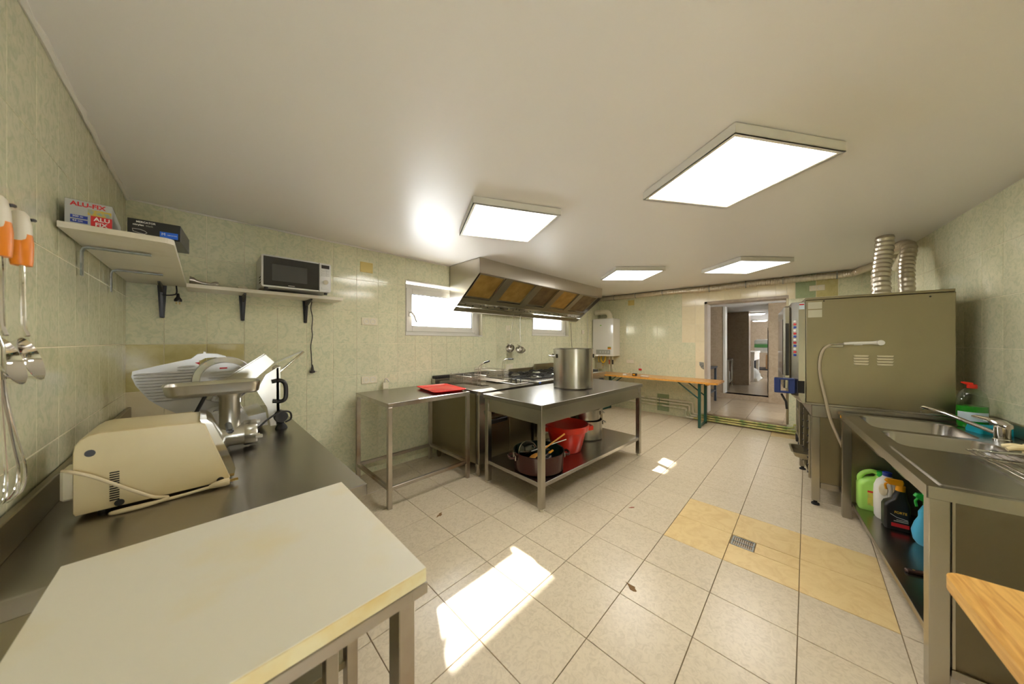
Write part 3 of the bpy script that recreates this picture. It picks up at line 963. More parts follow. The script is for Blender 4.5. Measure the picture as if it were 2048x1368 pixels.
# top with two vats
V1, V2 = (0.09, 0.34, 0.26, 0.74), (0.45, 0.70, 0.26, 0.74)
tmb = MB()
for (a, b, c, d) in subtract((0, FRW, 0, dp), [V1, V2]):
    tmb.box(a, b, c, d, FRZ - 0.03, FRZ)
tmb.build('top', M_steeltop, fr, False)
for v in (V1, V2):
    q = MB()
    q.box(v[0], v[1], v[2], v[3], FRZ - 0.25, FRZ - 0.245)
    for (a, b, c, d) in subtract((v[0] - 0.002, v[1] + 0.002, v[2] - 0.002, v[3] + 0.002), [(v[0], v[1], v[2], v[3])]):
        q.box(a, b, c, d, FRZ - 0.25, FRZ - 0.002)
    q.build('vat', M_steeldk, fr, False)
# front panel with overhang, recessed control strip and slanted ledge
pf = [(0.0, FRZ - 0.03), (0.0, FRZ - 0.075), (0.05, FRZ - 0.08), (0.05, FRZ - 0.165), (0.0, FRZ - 0.205), (0.012, FRZ - 0.235), (0.075, FRZ - 0.27), (0.075, FRZ - 0.03)]
MB().prism(pf, 'x', 0.085, FRW).build('front_panel', M_steel, fr, False)
pbox('corner_post', M_steel, fr, 0.0, 0.085, 0.03, 0.085, 0.125, FRZ - 0.03, 0.002)
for k, (a, b) in enumerate(((0.09, 0.44), (0.445, 0.80))):
    dr = pbox('door', M_steeldk, fr, a, b, 0.06, 0.075, 0.15, FRZ - 0.285, 0.002)
    pbox('door_handle', M_black, dr, a + 0.07, b - 0.05, 0.03, 0.06, FRZ - 0.345, FRZ - 0.30, 0.006)
for k in range(4):
    plathe('knob', M_black, fr, [(0.0001, 0.022), (0.022, 0.022), (0.022, 0.05), (0.0001, 0.05)], (0.2 + k * 0.16, 0.0, FRZ - 0.122), 14, 'y')
for x in (0.045, FRW - 0.06):
    for y in (0.10, dp - 0.08):
        plathe('foot', M_steel, fr, [(0.0001, 0.0), (0.018, 0.0), (0.026, 0.03), (0.030, 0.13)], (x, y, 0), 14)
# rear flue with black grille
pbox('flue', M_steel, fr, 0.0, FRW, dp - 0.07, dp, FRZ, FRZ + 0.052, 0.002)
g = pbox('flue_grille', M_blackm, fr, 0.0, FRW, dp - 0.085, dp - 0.005, FRZ + 0.052, FRZ + 0.085, 0.004)
gm = MB()
for k in range(30):
    gm.box(0.015 + k * 0.026, 0.027 + k * 0.026, dp - 0.090, dp - 0.083, FRZ + 0.055, FRZ + 0.078)
gm.build('grille_fins', M_black, g, False)
pbox('basket_rail', M_steel, fr, 0.03, FRW - 0.03, dp - 0.12, dp - 0.10, FRZ, FRZ + 0.035, 0.002)


def basket(x, y, z, label, tilt):
    o = thing('fryer_basket', label, 'basket', (x, y, z), 0, 'wire baskets on the fryer')
    w, l, h = 0.20, 0.40, 0.125
    m = MB()
    n1, n2, n3 = 13, 25, 8
    r = 0.0009
    for i in range(n2 + 1):
        yy = l * i / n2
        m.tube([(0, yy, h), (0.01, yy, 0), (w - 0.01, yy, 0), (w, yy, h)], r, 3)
    for j in range(n3):
        t = j / n3
        m.tube([(0.01 * (1 - t), 0, h * t), (w - 0.01 * (1 - t), 0, h * t), (w - 0.01 * (1 - t), l, h * t), (0.01 * (1 - t), l, h * t)], r, 3, True)
    for i in range(n1 + 1):
        xx = 0.01 + (w - 0.02) * i / n1
        m.tube([(xx, 0, h), (xx, 0, 0), (xx, l, 0), (xx, l, h)], r, 3)
    mm = m.build('mesh', M_wire, o, False, fix=False)
    mm['kind'] = 'stuff'
    ptube('rim', M_wire, o, [(0, 0, h), (w, 0, h), (w, l, h), (0, l, h)], 0.003, 6, True)
    for xx in (0.05, 0.15):
        ptube('hook', M_wire, o, [(xx, l, h), (xx, l + 0.03, h + 0.015), (xx, l + 0.045, h)], 0.0025, 6)
    hy = 0.0
    for xx in (0.085, 0.115):
        ptube('handle_wire', M_wire, o, smooth_path([(xx, 0.002, 0.01), (xx, -0.004, h), (xx, -0.012, h + 0.09), (xx + (0.1 - xx) * 0.6, -0.05, h + 0.13 + tilt * 0.2), (xx + (0.1 - xx) * 0.6, -0.10, h + 0.135 + tilt)], 4), 0.003, 6)
    ptube('grip', M_black, o, [(0.1, -0.085, h + 0.134 + tilt * 0.8), (0.1, -0.165, h + 0.137 + tilt * 1.8)], 0.009, 10)
    return o


basket(1.945, 2.485, 0.812, 'wire fryer basket sunk in the left vat, nearer the red tray', 0.018)
basket(2.315, 2.505, 0.850, 'wire fryer basket raised over the right vat, nearer the stove', 0.0)
ld = thing('steel_cover', 'flat steel fryer lid with two black knobs', 'cover', (2.42, 2.30, FRZ + 0.001), 0)
MB().box(0, 0.21, 0, 0.34, 0, 0.008, 0.003).build('plate', M_steeltop, ld, False)
for k in (0.07, 0.14):
    ptube('handle', M_black, ld, smooth_path([(0.04 + k, 0.10, 0.006), (0.04 + k, 0.10, 0.04), (0.04 + k, 0.18, 0.04), (0.04 + k, 0.18, 0.006)], 4), 0.006, 6)


# ---- stoves
def stove(x, w, label, zt, splash, y0=2.20, y1=3.085):
    o = thing('gas_stove', label, 'stove', (x, y0, 0), 0, 'gas stoves under the hood')
    d = y1 - y0
    pbox('body', M_steeldk, o, 0.0, w, 0.05, d, 0.125, zt - 0.04, 0.002)
    pbox('hob_top', M_steel, o, 0.0, w, 0.0, d, zt - 0.045, zt, 0.004)
    pbox('control_panel', M_steel, o, 0.0, w, 0.02, 0.055, zt - 0.19, zt - 0.045, 0.002)
    pbox('splashback', M_steeldk, o, 0.0, w, d - 0.03, d, zt - 0.01, zt + splash, 0.003)
    dr = pbox('oven_door', M_steel, o, 0.03, w - 0.03, 0.03, 0.05, 0.20, zt - 0.22, 0.003)
    ptube('door_handle', M_black, dr, [(0.08, -0.005, zt - 0.26), (w - 0.08, -0.005, zt - 0.26)], 0.012, 8)
    for a in (0.05, w - 0.05):
        for b in (0.1, d - 0.1):
            plathe('foot', M_steel, o, [(0.0001, 0), (0.018, 0), (0.028, 0.13)], (a, b, 0), 12)
    for k in range(4):
        plathe('knob', M_black, o, [(0.0001, -0.012), (0.02, -0.012), (0.024, 0.02), (0.0001, 0.02)], (w * (0.14 + 0.24 * k), 0.0, zt - 0.115), 14, 'y')
    for i in (0, 1):
        for j in (0, 1):
            cx, cy = w * (0.27 + 0.46 * i), d * (0.28 + 0.38 * j)
            pbox('drip_pan', M_steeltop, o, cx - w * 0.21, cx + w * 0.21, cy - d * 0.17, cy + d * 0.17, zt, zt + 0.004, 0.002)
            bn = plathe('burner', M_alu, o, [(0.0001, 0.0), (0.055, 0.0), (0.055, 0.018), (0.04, 0.024), (0.0001, 0.024)], (cx, cy, zt + 0.004), 20)
            plathe('burner_cap', M_blackm, bn, [(0.0001, 0.024), (0.036, 0.024), (0.034, 0.032), (0.0001, 0.034)], (cx, cy, zt + 0.004), 18)
            gr = MB()
            for (a, b, c, e) in subtract((cx - w * 0.205, cx + w * 0.205, cy - d * 0.165, cy + d * 0.165), [(cx - w * 0.205 + 0.014, cx + w * 0.205 - 0.014, cy - d * 0.165 + 0.014, cy + d * 0.165 - 0.014)]):
                gr.box(a, b, c, e, zt + 0.006, zt + 0.026, 0.003)
            for k in range(4):
                ax, ay = ((1, 0), (0, 1), (-1, 0), (0, -1))[k]
                ex, ey = cx + ax * w * 0.2, cy + ay * d * 0.16
                sx_, sy_ = cx + ax * 0.045, cy + ay * 0.045
                gr.tube([(ex, ey, zt + 0.024), ((ex + sx_) / 2, (ey + sy_) / 2, zt + 0.048), (sx_, sy_, zt + 0.046)], 0.008, 6)
            gr.build('pan_support', M_blackm, o)
    return o


stove(2.665, 0.945, 'four-burner gas stove beside the fryer', 0.846, 0.062)
stove(3.665, 0.640, 'gas stove with taller splashback at the far end of the cooking line', 0.850, 0.100)
sd_ = thing('gas_dial', 'small blue tag stuck at the edge of the first stove', 'tag', (2.70, 2.195, 0.825))
pbox('tag_face', M_bluelabel, sd_, 0, 0.03, 0, 0.004, 0, 0.014, 0.001)

# ================================================================== POTS AND UTENSILS
def pot_body(o, r, h, mat_out, t=0.004, rim=0.006, n=40, base_r=0.012):
    plathe('body', mat_out, o, [(0.0001, 0.0), (r - base_r, 0.0), (r, base_r), (r, h), (r + rim, h + 0.002), (r + rim, h + 0.006), (r - t, h + 0.006), (r - t, base_r + t), (r - base_r - t, t), (0.0001, t)], (0, 0, 0), n)


def wire_handle(o, r, z, ang, w=0.09, out=0.045, drop=0.0, mat=None, tr=0.006):
    c, s = math.cos(ang), math.sin(ang)
    pts = []
    for (q, e, dz) in ((-w / 2, 0.0, 0), (-w / 2, out * 0.8, 0.0), (-w * 0.32, out, -drop), (w * 0.32, out, -drop), (w / 2, out * 0.8, 0.0), (w / 2, 0.0, 0)):
        rr = r + e
        pts.append((c * rr - s * q, s * rr + c * q, z + dz))
    h = ptube('handle', mat or M_chrome, o, smooth_path(pts, 4), tr, 8)
    for q in (-w / 2, w / 2):
        p = Vector((c * r - s * q, s * r + c * q, z))
        mb_ = MB().box(-0.004, 0.004, -0.018, 0.018, -0.02, 0.02, 0.002)
        mb_.xf(Matrix.Translation(p) @ Matrix.Rotation(ang, 4, 'Z'))
        mb_.build('bracket', M_steel, h, False)
    return h


bp_ = thing('stock_pot', 'tall brushed-steel stock pot standing on the centre worktable', 'pot', (2.745, 1.775, 0.8225), 0)
pot_body(bp_, 0.205, 0.405, M_steel)
wire_handle(bp_, 0.205, 0.335, R(140), 0.12, 0.05)
wire_handle(bp_, 0.205, 0.335, R(320), 0.12, 0.05)

rt_ = thing('serving_tray', 'red plastic tray lying on the narrow side table', 'tray', (1.655, 2.605, 0.827), R(-8))
tl = lambda a, z: [(p[0], p[1], z) for p in rrect(-0.165 * a + 0.0, 0.165 * a, -0.235 * a, 0.235 * a, 0.04 * a, 5)]
MB().loft([tl(0.86, 0.0), tl(1.0, 0.022), tl(1.02, 0.024), tl(1.02, 0.020), tl(0.99, 0.018), tl(0.88, 0.004)], True, True).build('tray_body', M_redtray, rt_)
clp = thing('wall_clip', 'small pale hook standing at the wall behind the side table', 'hook', (1.297, 3.055, 0.827))
pbox('base', M_ivory, clp, -0.03, 0.025, -0.01, 0.02, 0, 0.066, 0.004)
ptube('prong', M_alu, clp, smooth_path([(-0.005, 0.0, 0.06), (-0.005, 0.0, 0.10), (0.012, -0.006, 0.098), (0.03, -0.012, 0.07)], 4), 0.006, 8)

SHZ = 0.2135
bpz = thing('casserole', 'brown enamel casserole full of utensils on the worktable shelf', 'pot', (2.045, 1.672, SHZ), R(-2.6))
plathe('body', M_brownen, bpz, [(0.0001, 0.0), (0.192, 0.0), (0.212, 0.012), (0.217, 0.150), (0.223, 0.156), (0.220, 0.160)], (0, 0, 0), 40)
plathe('inside', M_tealin, bpz, [(0.220, 0.160), (0.212, 0.155), (0.207, 0.02), (0.0001, 0.008)], (0, 0, 0), 40)
for a in (R(-32), R(148)):
    wire_handle(bpz, 0.217, 0.112, a, 0.09, 0.05, -0.012, M_brownen, 0.010)


def utensil(name, label, cat, p0, p1, r, mat, headmat=None, head=None):
    o = thing(name, label, cat, p0, 0, 'utensils heaped in the brown casserole')
    d = Vector(p1) - Vector(p0)
    ptube('handle', mat, o, [(0, 0, 0), tuple(d * 0.3), tuple(d)], [r, r * 0.9, r * 0.8], 8)
    if head:
        mb_ = MB().lathe([(0.0001, -head[1]), (head[0] * 0.6, -head[1] * 0.75), (head[0], 0), (head[0] * 0.7, head[1] * 0.8), (0.0001, head[1])], (0, 0, 0), 16)
        mb_.xf(Matrix.Diagonal((1, 1, 1, 1)) @ d.to_track_quat('Z', 'Y').to_matrix().to_4x4() @ Matrix.Diagonal((1, 0.3, 1, 1)))
        mb_.build('head', headmat or mat, o)
    return o


CX, CY = 2.045, 1.672
utensil('wooden_spoon', 'long wooden spoon sticking out of the brown casserole', 'spoon', (CX - 0.10, CY - 0.02, SHZ + 0.12), (CX + 0.17, CY - 0.155, SHZ + 0.285), 0.0085, M_spoonw, M_spoonw, (0.036, 0.05))
utensil('steel_whisk_handle', 'thin pale metal handle poking out of the brown casserole', 'utensil', (CX - 0.05, CY + 0.04, SHZ + 0.14), (CX + 0.26, CY - 0.11, SHZ + 0.205), 0.006, M_alu)
kn = thing('carving_knife', 'black-handled knife lying in the brown casserole', 'knife', (CX + 0.01, CY + 0.03, SHZ + 0.125), R(-35), 'utensils heaped in the brown casserole')
MB().box(-0.02, 0.12, -0.012, 0.012, 0, 0.018, 0.005).build('grip', M_black, kn, False)
MB().box(-0.15, -0.02, -0.014, 0.012, 0.006, 0.009, 0.001).build('blade', M_blade, kn, False)
kn2 = thing('paring_knife', 'yellow-handled knife lying in the brown casserole', 'knife', (CX + 0.06, CY - 0.07, SHZ + 0.118), R(12), 'utensils heaped in the brown casserole')
MB().box(0, 0.075, -0.010, 0.010, 0, 0.015, 0.004).build('grip', M_amber, kn2, False)
MB().box(-0.12, 0, -0.010, 0.010, 0.005, 0.008, 0.001).build('blade', M_blade, kn2, False)
gt = thing('box_grater', 'small perforated steel grater lying in the brown casserole', 'grater', (CX - 0.03, CY - 0.10, SHZ + 0.10), R(20), 'utensils heaped in the brown casserole')
MB().box(-0.06, 0.06, -0.035, 0.035, 0, 0.022, 0.004).build('plate', M_alu, gt, False)
for i in range(6):
    MB().box(-0.05 + i * 0.018, -0.04 + i * 0.018, -0.028, 0.028, 0.022, 0.025).build('tooth_row', M_darkhole, gt, False)
gl = thing('glass_lid', 'smoky glass pan lid leaning upright in the brown casserole', 'lid', (CX - 0.03, CY + 0.095, SHZ + 0.118), 0)
glm = MB().lathe([(0.0001, 0.030), (0.045, 0.026), (0.078, 0.010), (0.090, 0.0)], (0, 0, 0), 30)
glm.xf(Matrix.Rotation(R(75), 4, 'X') @ Matrix.Rotation(R(-20), 4, 'Y')).build('pane', M_glasslid, gl)
glr = MB(); glr.tube([(0.091 * math.cos(R(12 * k)), 0.091 * math.sin(R(12 * k)), 0) for k in range(30)], 0.004, 6, True)
glr.xf(Matrix.Rotation(R(75), 4, 'X') @ Matrix.Rotation(R(-20), 4, 'Y')).build('rim', M_steel, gl)

rb = thing('plastic_tub', 'red plastic tub with side handles on the worktable shelf', 'tub', (2.580, 1.745, SHZ), R(-2.6))
plathe('body', M_red, rb, [(0.0001, 0.0), (0.135, 0.0), (0.145, 0.01), (0.195, 0.205), (0.215, 0.21), (0.222, 0.262), (0.216, 0.268), (0.208, 0.262), (0.19, 0.215), (0.142, 0.02), (0.0001, 0.008)], (0, 0, 0), 44)
for a in (R(-38), R(142)):
    c, s = math.cos(a), math.sin(a)
    hb = MB()
    hb.loft([[(0.205, -0.075, z), (0.262, -0.05, z), (0.262, 0.05, z), (0.205, 0.075, z)] for z in (0.205, 0.245)])
    hb.xf(Matrix.Rotation(a, 4, 'Z')).build('handle', M_red, rb)
sp1 = thing('saucepan', 'wide steel pot on the worktable shelf, lower of the stacked two', 'pot', (3.085, 1.815, SHZ), 0, 'steel pots stacked on the worktable shelf')
pot_body(sp1, 0.175, 0.205, M_steel)
wire_handle(sp1, 0.175, 0.17, R(-38), 0.09, 0.045)
sp2 = thing('saucepan', 'smaller steel pot nested on top of the wide steel pot', 'pot', (3.075, 1.82, SHZ + 0.2125), 0, 'steel pots stacked on the worktable shelf')
pot_body(sp2, 0.160, 0.12, M_steel)
wire_handle(sp2, 0.160, 0.07, R(-45), 0.08, 0.05)

# ================================================================== BOILER, DUCTS, PIPES
bo = thing('wall_boiler', 'white wall-hung boiler in the far corner beside the hood', 'boiler', (5.50, 2.655, 1.02))
MB().box(0, XF - 5.50 - 0.008, 0, 0.44, 0, 0.735, 0.008).build('casing', M_boiler, bo, False)
cp = pbox('control_panel', M_panelg, bo, -0.004, 0.0, 0.06, 0.36, 0.035, 0.125, 0.001)
for k in range(4):
    plathe('dial', M_silver, cp, [(0.0001, -0.012), (0.016, -0.012), (0.018, -0.003), (0.0001, -0.003)], (0, 0.10 + k * 0.055, 0.08), 14, 'x')
pbox('sticker', M_sticker, bo, -0.002, 0.0, 0.045, 0.115, 0.135, 0.175, 0)
pbox('sticker', M_ylabel, bo, -0.002, 0.0, 0.045, 0.115, 0.16, 0.185, 0)
pbox('badge', M_limed, bo, -0.002, 0.0, 0.245, 0.275, 0.595, 0.612, 0)
fp = smooth_path([(0.12, 0.13, 0.73), (0.12, 0.13, 0.80), (0.12, 0.17, 0.86), (0.12, 0.26, 0.875), (0.12, 0.44, 0.87)], 5)
flp = MB().tube(fp, 0.05, 16).build('flue_pipe', M_ivory, bo)
plathe('flue_collar', M_ivory, flp, [(0.054, 0.0), (0.058, 0.004), (0.058, 0.02), (0.054, 0.024)], (0.12, 0.30, 0.873), 18, 'y')
plathe('flue_collar', M_ivory, flp, [(0.054, 0.0), (0.062, 0.004), (0.062, 0.02), (0.054, 0.024)], (0.12, 0.13, 0.735), 18)
for k, yy in enumerate((0.07, 0.14)):
    pp = ptube('water_pipe', M_pipe, bo, [(0.12, yy, 0.0), (0.12, yy, -0.22), (0.14, yy, -0.30)], 0.010, 8)
    MB().cyl((0.12, yy, -0.16), 0.015, 0.09, 10).build('valve', M_copper if k else M_blackm, pp)
ptube('gas_hose', M_yelpipe, bo, smooth_path([(0.12, 0.30, 0.0), (0.10, 0.31, -0.07), (0.09, 0.26, -0.13), (0.09, 0.22, -0.10), (0.10, 0.21, 0.0)], 5), 0.013, 8)
ptube('gas_hose', M_yelpipe, bo, smooth_path([(0.12, 0.37, 0.0), (0.10, 0.36, -0.10), (0.10, 0.30, -0.17), (0.11, 0.26, -0.19)], 5), 0.007, 8)
pbox('valve_block', M_alu, bo, 0.08, 0.16, 0.28, 0.40, -0.26, -0.13, 0.01)
cy_ = thing('black_cord', 'thin black cord hanging from the hood beside the far window', 'cord', (4.66, 3.06, 1.64))
ptube('wire', M_black, cy_, [(0, 0, 0), (0.02, 0.0, -0.3), (0.05, -0.02, -0.72)], 0.0035, 6)
wc = thing('white_cable', 'white cable running down the wall beside the boiler', 'cable', (5.30, 3.10, 1.90))
ptube('wire', M_white, wc, smooth_path([(-0.15, -0.0, 0.08), (-0.05, 0, 0.0), (0.02, 0, 0.06), (0.0, 0.0, -0.2), (0.05, 0, -0.45), (0.0, 0, -0.62), (0.1, 0, -0.85)], 5), 0.004, 6)


def ribbed(pts, r, pitch=0.020, depth=0.08, n=14):
    """flexible ribbed hose along a path"""
    P = [Vector(p) for p in pts]
    out = []; rad = []
    L = [0.0]
    for i in range(1, len(P)): L.append(L[-1] + (P[i] - P[i - 1]).length)
    tot = L[-1]; m = int(tot / (pitch / 2))
    j = 0
    for k in range(m + 1):
        s = tot * k / m
        while j < len(P) - 2 and L[j + 1] < s: j += 1
        t = (s - L[j]) / max(1e-9, L[j + 1] - L[j])
        out.append(tuple(P[j].lerp(P[j + 1], t)))
        rad.append(r * (1 - (depth if k % 2 else 0)))
    return MB().tube(out, rad, n)


du = thing('flexible_duct', 'long ribbed foil duct strapped under the ceiling along the end wall', 'duct', (0, 0, 0))
dpts = smooth_path([(5.735, 3.09, 2.175), (5.735, 2.4, 2.172), (5.735, 1.76, 2.176), (5.735, 1.13, 2.158), (5.735, 0.5, 2.166), (5.735, -0.15, 2.162), (5.72, -0.40, 2.166), (5.60, -0.50, 2.185), (5.3, -0.60, 2.19), (4.9, -0.66, 2.185)], 8)
ribbed(dpts, 0.043, 0.026, 0.09, 18).build('hose', M_foil, du, True, 24)
for yy in (2.75, 2.30, 1.80, 1.14, 0.66, 0.20, -0.27):
    c = min(dpts, key=lambda p: abs(p[1] - yy) + (0 if p[0] > 5.7 else 9))
    MB().lathe([(0.044, -0.006), (0.048, -0.005), (0.048, 0.005), (0.044, 0.006)], c, 16, 'y').box(c[0] - 0.004, c[0] + 0.004, c[1] - 0.004, c[1] + 0.004, c[2] + 0.044, CEIL).build('clamp', M_gal, du)

for k, (zz, lbl) in enumerate(((0.275, 'topmost painted heating pipe low along the end wall'), (0.225, 'middle painted heating pipe low along the end wall'), (0.165, 'lowest painted heating pipe low along the end wall'))):
    o = thing('heating_pipe', lbl, 'pipe', (0, 0, 0), 0, 'heating pipes along the end wall')
    x = XF - 0.045; z2 = 0.095 - k * 0.032; x2 = XF - 0.052 - 0.014 * k; yy = 1.27 + 0.05 * k
    ptube('run', M_pipe, o, [(x, 3.08, zz), (x, yy + 0.12, zz), (x, yy + 0.10, zz - 0.01), (x, yy + 0.10, z2 + 0.03), (x2, yy + 0.08, z2), (x2, yy - 0.02, z2)], 0.0155, 10)
    ptube('door_run', M_pipey, o, [(x2, yy - 0.02, z2), (x2, 0.17 - 0.05 * k, z2), (x, 0.13 - 0.05 * k, z2 + 0.01), (x, 0.13 - 0.05 * k, z2 + 0.05), (x, -0.38, z2 + 0.05)], 0.013, 10)
    for yq in (2.6, 1.9):
        pbox('clip', M_gal, o, x - 0.015, x + 0.02, yq - 0.006, yq + 0.006, zz - 0.016, zz + 0.016, 0.002)


# ---- sockets and plates
def socket(label, P, N, n=2, w=0.15, h=0.075, name='wall_socket'):
    """P centre, N outward normal (world xy)"""
    o = thing(name, label, 'socket', P, math.atan2(N[1], N[0]) - math.pi / 2, 'wall sockets')
    MB().box(-w / 2, w / 2, -0.002, 0.010, -h / 2, h / 2, 0.003).build('plate', M_ivory, o, False)
    for k in range(n):
        x = (k - (n - 1) / 2) * w * 0.42
        s_ = plathe('socket_well', M_white, o, [(0.026, 0.010), (0.024, 0.0125), (0.021, 0.011), (0.020, 0.004), (0.0001, 0.003)], (x, 0, 0), 18, 'y')
        for q in (-0.009, 0.009):
            MB().cyl((x + q, 0.0045, 0), 0.0035, 0.001, 8, 'y').build('pin_hole', M_darkhole, s_)
    return o


yb_ = YB - TW
socket('double wall socket below the ochre plate, between shelf and window', (1.157, yb_, 1.505), (0, -1))
socket('double wall socket low on the wall just above the side table', (1.155, yb_, 0.928), (0, -1))
socket('single white socket behind the hanging ladles', (3.10, yb_, 1.50), (0, -1), 1, 0.09, 0.08)
socket('double wall socket above the fryer baskets', (3.125, yb_, 0.94), (0, -1))
socket('white switch plate between the far window and the boiler', (5.155, yb_, 1.49), (0, -1), 1, 0.09, 0.075, 'wall_switch')
socket('double wall socket above the pine folding table', (XF - TW, 2.45, 0.92), (-1, 0))
socket('double wall socket high on the wall above the oven', (XF - TW, -0.10, 2.03), (-1, 0))


def plate(label, P, N):
    o = thing('cover_plate', label, 'cover plate', P, math.atan2(N[1], N[0]) - math.pi / 2, 'ochre blanking plates high on the walls')
    MB().box(-0.06, 0.06, 0, 0.006, -0.05, 0.05, 0.002).build('plate', M_plate, o, False)
    for a in (-0.048, 0.048):
        for b in (-0.038, 0.038):
            MB().cyl((a, 0.006, b), 0.004, 0.002, 8, 'y').build('screw', M_brass, o)


plate('square ochre cover plate on the window wall near the microwave', (1.13, yb_, 2.037), (0, -1))
plate('square ochre cover plate on the end wall above the boiler', (XF - TW, 2.432, 2.055), (-1, 0))
lw = thing('wall_label', 'blank white rectangle stuck on the wall behind the flue hoses', 'label', tuple(RW0 + RWd * 1.65 + RWn * 0.008 + Vector((0, 0, 1.90))), R(6.2))
pbox('face', M_white, lw, -0.05, 0.05, 0, 0.004, -0.08, 0.08, 0.001)
rbell = thing('hanging_hook', 'red and white wire hanger on the end wall above the pine table', 'hanger', (XF - TW - 0.012, 2.255, 0.91))
ptube('wire', M_white, rbell, [(0, 0, 0), (0, 0.025, -0.06), (0, 0.025, -0.12), (0, -0.025, -0.12), (0, -0.025, -0.06)], 0.004, 6, True)
MB().box(-0.012, 0.008, -0.028, 0.028, -0.15, -0.115, 0.006).build('red_holder', M_redink, rbell, False)
hole = thing('broken_patch', 'grey patch of broken tile beside the doorway', 'patch', (XF - TW - 0.001, 1.25, 0.90))
MB().prism([(-0.035, -0.06), (-0.03, 0.06), (0.035, 0.065), (0.03, 0.01), (0.0, -0.04)], 'x', -0.001, 0.002).build('mortar', M_gal, hole, False)

# things on the pine table
pc = thing('plug_lead', 'white plug with a short lead lying on the pine table', 'cable', (5.30, 2.34, 0.701))
MB().box(-0.02, 0.02, -0.035, 0.03, 0, 0.025, 0.006).build('plug', M_white, pc, False)
ptube('lead', M_ivory, pc, smooth_path([(0, -0.03, 0.012), (0.05, -0.06, 0.05), (0.06, -0.09, 0.085), (0.04, -0.115, 0.05), (0.03, -0.12, 0.006)], 5), 0.004, 6)
dv = thing('meter_box', 'small black gadget with yellow face on the pine table', 'gadget', (5.33, 2.175, 0.701))
MB().box(-0.03, 0.03, -0.035, 0.035, 0, 0.045, 0.006).build('case', M_black, dv, False)
pbox('face', M_amber, dv, -0.033, -0.03, -0.02, 0.02, 0.012, 0.036, 0.001)
wt = thing('soap_dish', 'small white dish on the pine table', 'dish', (5.34, 2.00, 0.701))
MB().loft([[(p[0] * k, p[1] * k, z) for p in rrect(-0.03, 0.03, -0.075, 0.075, 0.015)] for k, z in ((0.85, 0), (1, 0.016), (0.92, 0.016), (0.8, 0.004))]).build('dish', M_white, wt)

# ---- floor drain
dn = thing('floor_drain', 'square metal grate set in the yellow floor tiles', 'drain', ((DRAIN[0] + DRAIN[1]) / 2, (DRAIN[2] + DRAIN[3]) / 2, -0.006))
hw = (DRAIN[1] - DRAIN[0]) / 2 - 0.004
rim = MB()
for (a, b, c, d) in subtract((-hw, hw, -hw, hw), [(-hw + 0.008, hw - 0.008, -hw + 0.008, hw - 0.008)]):
    rim.box(a, b, c, d, 0, 0.0045)
rim.box(-0.003, 0.003, -hw, hw, 0, 0.0045)
rim.build('rim', M_gal, dn, False)
for k in range(9):
    y = -hw + 0.015 + k * (2 * hw - 0.03) / 8
    pbox('bar', M_steelrust, dn, -hw + 0.008, hw - 0.008, y - 0.0025, y + 0.0025, 0.0, 0.003, 0)

# ================================================================== SHELVES ON THE LEFT
sa = thing('wall_shelf', 'white corner shelf with rounded end on the left wall', 'shelf', (0, 0, 0))
x0, x1, y0, y1 = XL + 0.010, -0.078, 1.765, YB - 0.012
arc = [(x1 - 0.03 + 0.03 * math.cos(R(a)), y0 + 0.03 + 0.03 * math.sin(R(a))) for a in range(-90, 1, 15)]
MB().prism([(x0, y0), *arc, (x1, y1), (x0, y1)], 'z', 1.686, 1.706).build('board', M_shelf, sa, False)
for yb in (2.035, 2.585):
    b_ = MB()
    P = [(XL + 0.012, 0, 1.565), (XL + 0.012, 0, 1.66), (XL + 0.017, 0, 1.675), (XL + 0.03, 0, 1.681), (-0.155, 0, 1.681)]
    for a, b in zip(P[:-1], P[1:]):
        pass
    lp = []
    for i, p in enumerate(P):
        t = 0.0045
        off = ((t, 0) if i < 2 else ((t * 0.7, -t * 0.7) if i in (2,) else ((t * 0.4, -t) if i == 3 else (0, -t))))
        lp.append([(p[0], yb - 0.014, p[2]), (p[0], yb + 0.014, p[2]), (p[0] + off[0], yb + 0.014, p[2] + off[1]), (p[0] + off[0], yb - 0.014, p[2] + off[1])])
    b_.loft(lp).build('bracket', M_gal, sa)
sb = thing('wall_shelf', 'white shelf carrying the microwave on the window wall', 'shelf', (0, 0, 0))
MB().box(-0.074, 0.845, YB - 0.255, YB - 0.010, 1.658, 1.683, 0.002).build('board', M_shelf, sb, False)
for xb in (-0.190, 0.215, 0.622):
    zt2 = 1.684 if xb < -0.1 else 1.657
    pr = [(YB - TW - 0.0005, zt2), (YB - 0.22, zt2), (YB - 0.22, zt2 - 0.012), (YB - 0.05, zt2 - 0.05), (YB - 0.022, 1.472), (YB - TW - 0.0005, 1.466)]
    br = MB().prism(pr, 'x', xb - 0.006, xb + 0.006)
    br.loft([[(xb - 0.021, YB - TW - 0.0005, zt2), (xb + 0.021, YB - TW - 0.0005, zt2), (xb + 0.021, YB - 0.014, zt2), (xb - 0.021, YB - 0.014, zt2)],
             [(xb - 0.011, YB - TW - 0.0005, 1.468), (xb + 0.011, YB - TW - 0.0005, 1.468), (xb + 0.011, YB - 0.014, 1.468), (xb - 0.011, YB - 0.014, 1.468)]])
    b2 = br.build('bracket', M_black, sb, False)
    for zz in (1.484, 1.635):
        MB().cyl((xb, YB - 0.018, zz), 0.005, 0.004, 8, 'y').build('screw', M_brass, b2)

